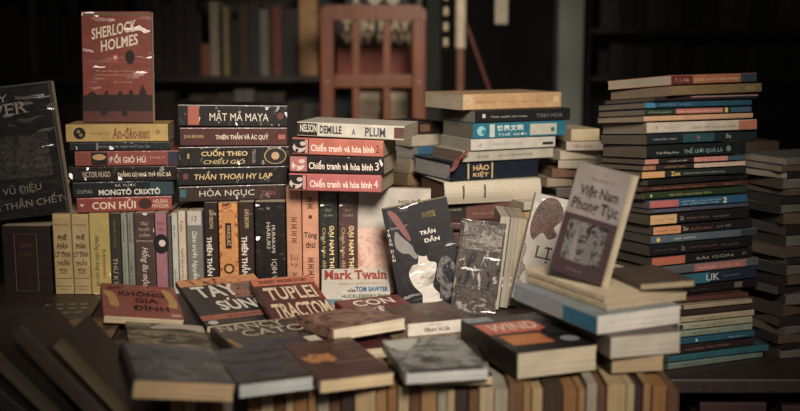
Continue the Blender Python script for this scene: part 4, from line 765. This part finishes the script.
# slatted chair
CD = 4.0
def chair():
    xl, xr = X(320,60,CD), X(426,60,CD); cx = (xl+xr)/2; hw = (xr-xl)/2; top = Z(5,CD); w = .052
    t = thing('wooden_chair', 'red-brown wooden chair with a slatted back, standing before the bookcase', 'chair', T_(Vector((cx,CD,0))))
    m = wood('#7a3812', .45)
    zr0, zr1 = Z(88,CD), Z(75,CD); zt = Z(20,CD); sx = lambda p: X(p,60,CD)-cx
    for s in (-1, 1):
        mesh_obj('back_post', box_bm((min(s*hw, s*(hw-w)), 0, 0), (max(s*hw, s*(hw-w)), .034, top-.012), .006), m, t)
        mesh_obj('front_leg', box_bm((s*(hw-.05)-.02, -.40, 0), (s*(hw-.05)+.02, -.36, .43), .004), m, t)
        b = bmesh.new(); add_box(b, (s*(hw-.025)-.004, -.004, zr0+.02), (s*(hw-.025)+.004, .002, zr0+.028), .001); mesh_obj('screw', b, cov('#b59a84',.3), t)
    # top rail with rounded shoulders
    bm = bmesh.new(); r = .04; pr = []
    for k in range(7):
        a = R(90)*k/6; pr.append((hw-r+r*math.cos(R(90)-a) if 0 else -hw+r-r*math.cos(a), top-r+r*math.sin(a)))
    pr += [(-x_, z_) for x_, z_ in pr[::-1]]
    pr = [(-hw, zt)] + pr + [(hw, zt)]
    A = [bm.verts.new((x_, -.004, z_)) for x_, z_ in pr]; B = [bm.verts.new((x_, .038, z_)) for x_, z_ in pr]
    bm.faces.new(A); bm.faces.new(B[::-1])
    for k in range(len(pr)): bm.faces.new((A[k], B[k], B[(k+1)%len(pr)], A[(k+1)%len(pr)]))
    bmesh.ops.recalc_face_normals(bm, faces=bm.faces)
    mesh_obj('top_rail', bm, m, t)
    mesh_obj('middle_rail', box_bm((-hw+w, .002, zr0), (hw-w, .032, zr1), .004), m, t)
    mesh_obj('lower_rail', box_bm((-hw+w, .002, .50), (hw-w, .032, .54), .004), m, t)
    for p0, p1 in ((352,359.5), (383,390.5)):
        mesh_obj('slat', box_bm((sx(p0), .006, .54), (sx(p1), .026, zt+.002), .003), m, t)
    mesh_obj('seat', box_bm((-hw+.01, -.42, .43), (hw-.01, -.002, .455), .008), m, t)
    mesh_obj('stretcher', box_bm((-hw+.08, -.385, .2), (hw-.08, -.37, .23), .003), m, t)
chair()
# pole, tags, strip and rod in the dark gap
PD = 3.8
xa = X(460.5,40,PD)
t = thing('pole', 'upright pole, pale above and brown below, in the dark gap right of the chair', 'pole', T_(Vector((xa,PD,0))))
zj = Z(48,PD)
mesh_obj('lower_shaft', tube_bm([(0,0,0),(0,0,zj)], .0165, 14), cov('#6a4632',.5), t)
mesh_obj('upper_sleeve', tube_bm([(0,0,zj),(0,0,zj+.75)], .020, 14), cov('#aaa088',.5), t)
mesh_obj('foot', tube_bm([(0,0,0),(0,0,.02)], .12, 20), cov('#2a2422',.5), t)
xt = X(446.5,20,PD)
t = thing('tag_string', 'string of small cream tags hanging beside the pole', 'string of tags', T_(Vector((xt,PD+.05,Z(52,PD)))))
mesh_obj('cord', tube_bm([(0,0,0),(0,0,3-Z(52,PD))], .0015, 6), cov('#2a2422',.6), t)
for k in range(5):
    mesh_obj('tag', box_bm((-.009,-.004,.02+k*.055),(.009,.001,.05+k*.055),.002), cov('#9a8b6c',.6), t)
xs = X(495,10,PD+.2); xe = X(508,10,PD+.2); zb = Z(24,PD+.2)
tag(mesh_obj('paper_banner', box_bm((xs,PD+.2,zb),(xe,PD+.206,2.999),.001), cov('#a39b88',.7)), 'narrow pale banner hanging in the dark gap right of the pole', 'banner')
pa, pb = P(468,36,PD-.03), P(491,100,PD-.05)
dr = (pb-pa); pf = pa + dr*((pa.z-.012)/(pa.z-pb.z)); 
tag(mesh_obj('thin_rod', tube_bm([pa + Vector((-.005,.012,.04)), pf], .007, 8), cov('#5a2c2c',.5)), 'thin dull red rod leaning against the pole', 'rod')
# right bookcase, almost black
RD = 4.7; zr = Z(76, RD)
bookcase('almost black bookcase behind the tall right stack', X(588,60,RD), X(850,60,RD), RD, (.1, zr-.40, zr, zr+.21, zr+.55), '#33261f', zr+.8)
x = 596.0; n = 0
while x < 822:
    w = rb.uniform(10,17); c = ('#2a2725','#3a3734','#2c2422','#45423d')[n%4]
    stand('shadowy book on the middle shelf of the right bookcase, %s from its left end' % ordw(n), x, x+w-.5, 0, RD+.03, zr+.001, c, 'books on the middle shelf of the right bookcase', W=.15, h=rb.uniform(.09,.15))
    x += w; n += 1
x = 597.0; n = 0
while x < 822:
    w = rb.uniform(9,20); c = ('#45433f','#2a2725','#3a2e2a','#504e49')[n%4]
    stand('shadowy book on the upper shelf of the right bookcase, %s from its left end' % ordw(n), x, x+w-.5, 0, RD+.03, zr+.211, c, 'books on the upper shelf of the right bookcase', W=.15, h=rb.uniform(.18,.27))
    x += w; n += 1
# ================================================================== LIGHT, CAMERA
def light(name, kind, loc, target, energy, col, **k):
    L = bpy.data.lights.new(name, kind); L.energy = energy; L.color = col
    for a, v in k.items(): setattr(L, a, v)
    o = bpy.data.objects.new(name, L); C.objects.link(o); o.location = loc
    o.rotation_euler = (Vector(target)-Vector(loc)).to_track_quat('-Z', 'Y').to_euler(); return o
light('shop_front_lamp', 'SPOT', (.30, -.55, 2.10), (.03, 2.0, .70), 760, (1.0,.88,.76), spot_size=R(36), spot_blend=1.0, shadow_soft_size=.38)
light('added_back_fill', 'SPOT', (.22, 2.7, 1.50), (.02, 4.2, .95), 60, (1.0,.84,.68), spot_size=R(66), spot_blend=1.0, shadow_soft_size=.15)  # added fill with no visible source, brightens the chair and the book displayed behind
w = bpy.data.worlds.new('shop_ambient'); bpy.context.scene.world = w; w.use_nodes = True
bg = w.node_tree.nodes['Background']; bg.inputs[0].default_value = (1.0,.9,.82,1); bg.inputs[1].default_value = .19
cam = bpy.data.cameras.new('camera'); co = bpy.data.objects.new('camera', cam); C.objects.link(co)
co.location = (0,0,CZ); co.rotation_euler = (R(90)-PITCH, 0, 0)
cam.sensor_width = 36; cam.lens = F/800*36; cam.clip_end = 50
cam.dof.use_dof = True; cam.dof.focus_distance = 2.08; cam.dof.aperture_fstop = 2.1
sc = bpy.context.scene; sc.camera = co
sc.view_settings.view_transform = 'Standard'; sc.view_settings.look = 'None'
sc.view_settings.exposure = 0.0; sc.view_settings.gamma = 1.0; sc.view_settings.use_curve_mapping = False
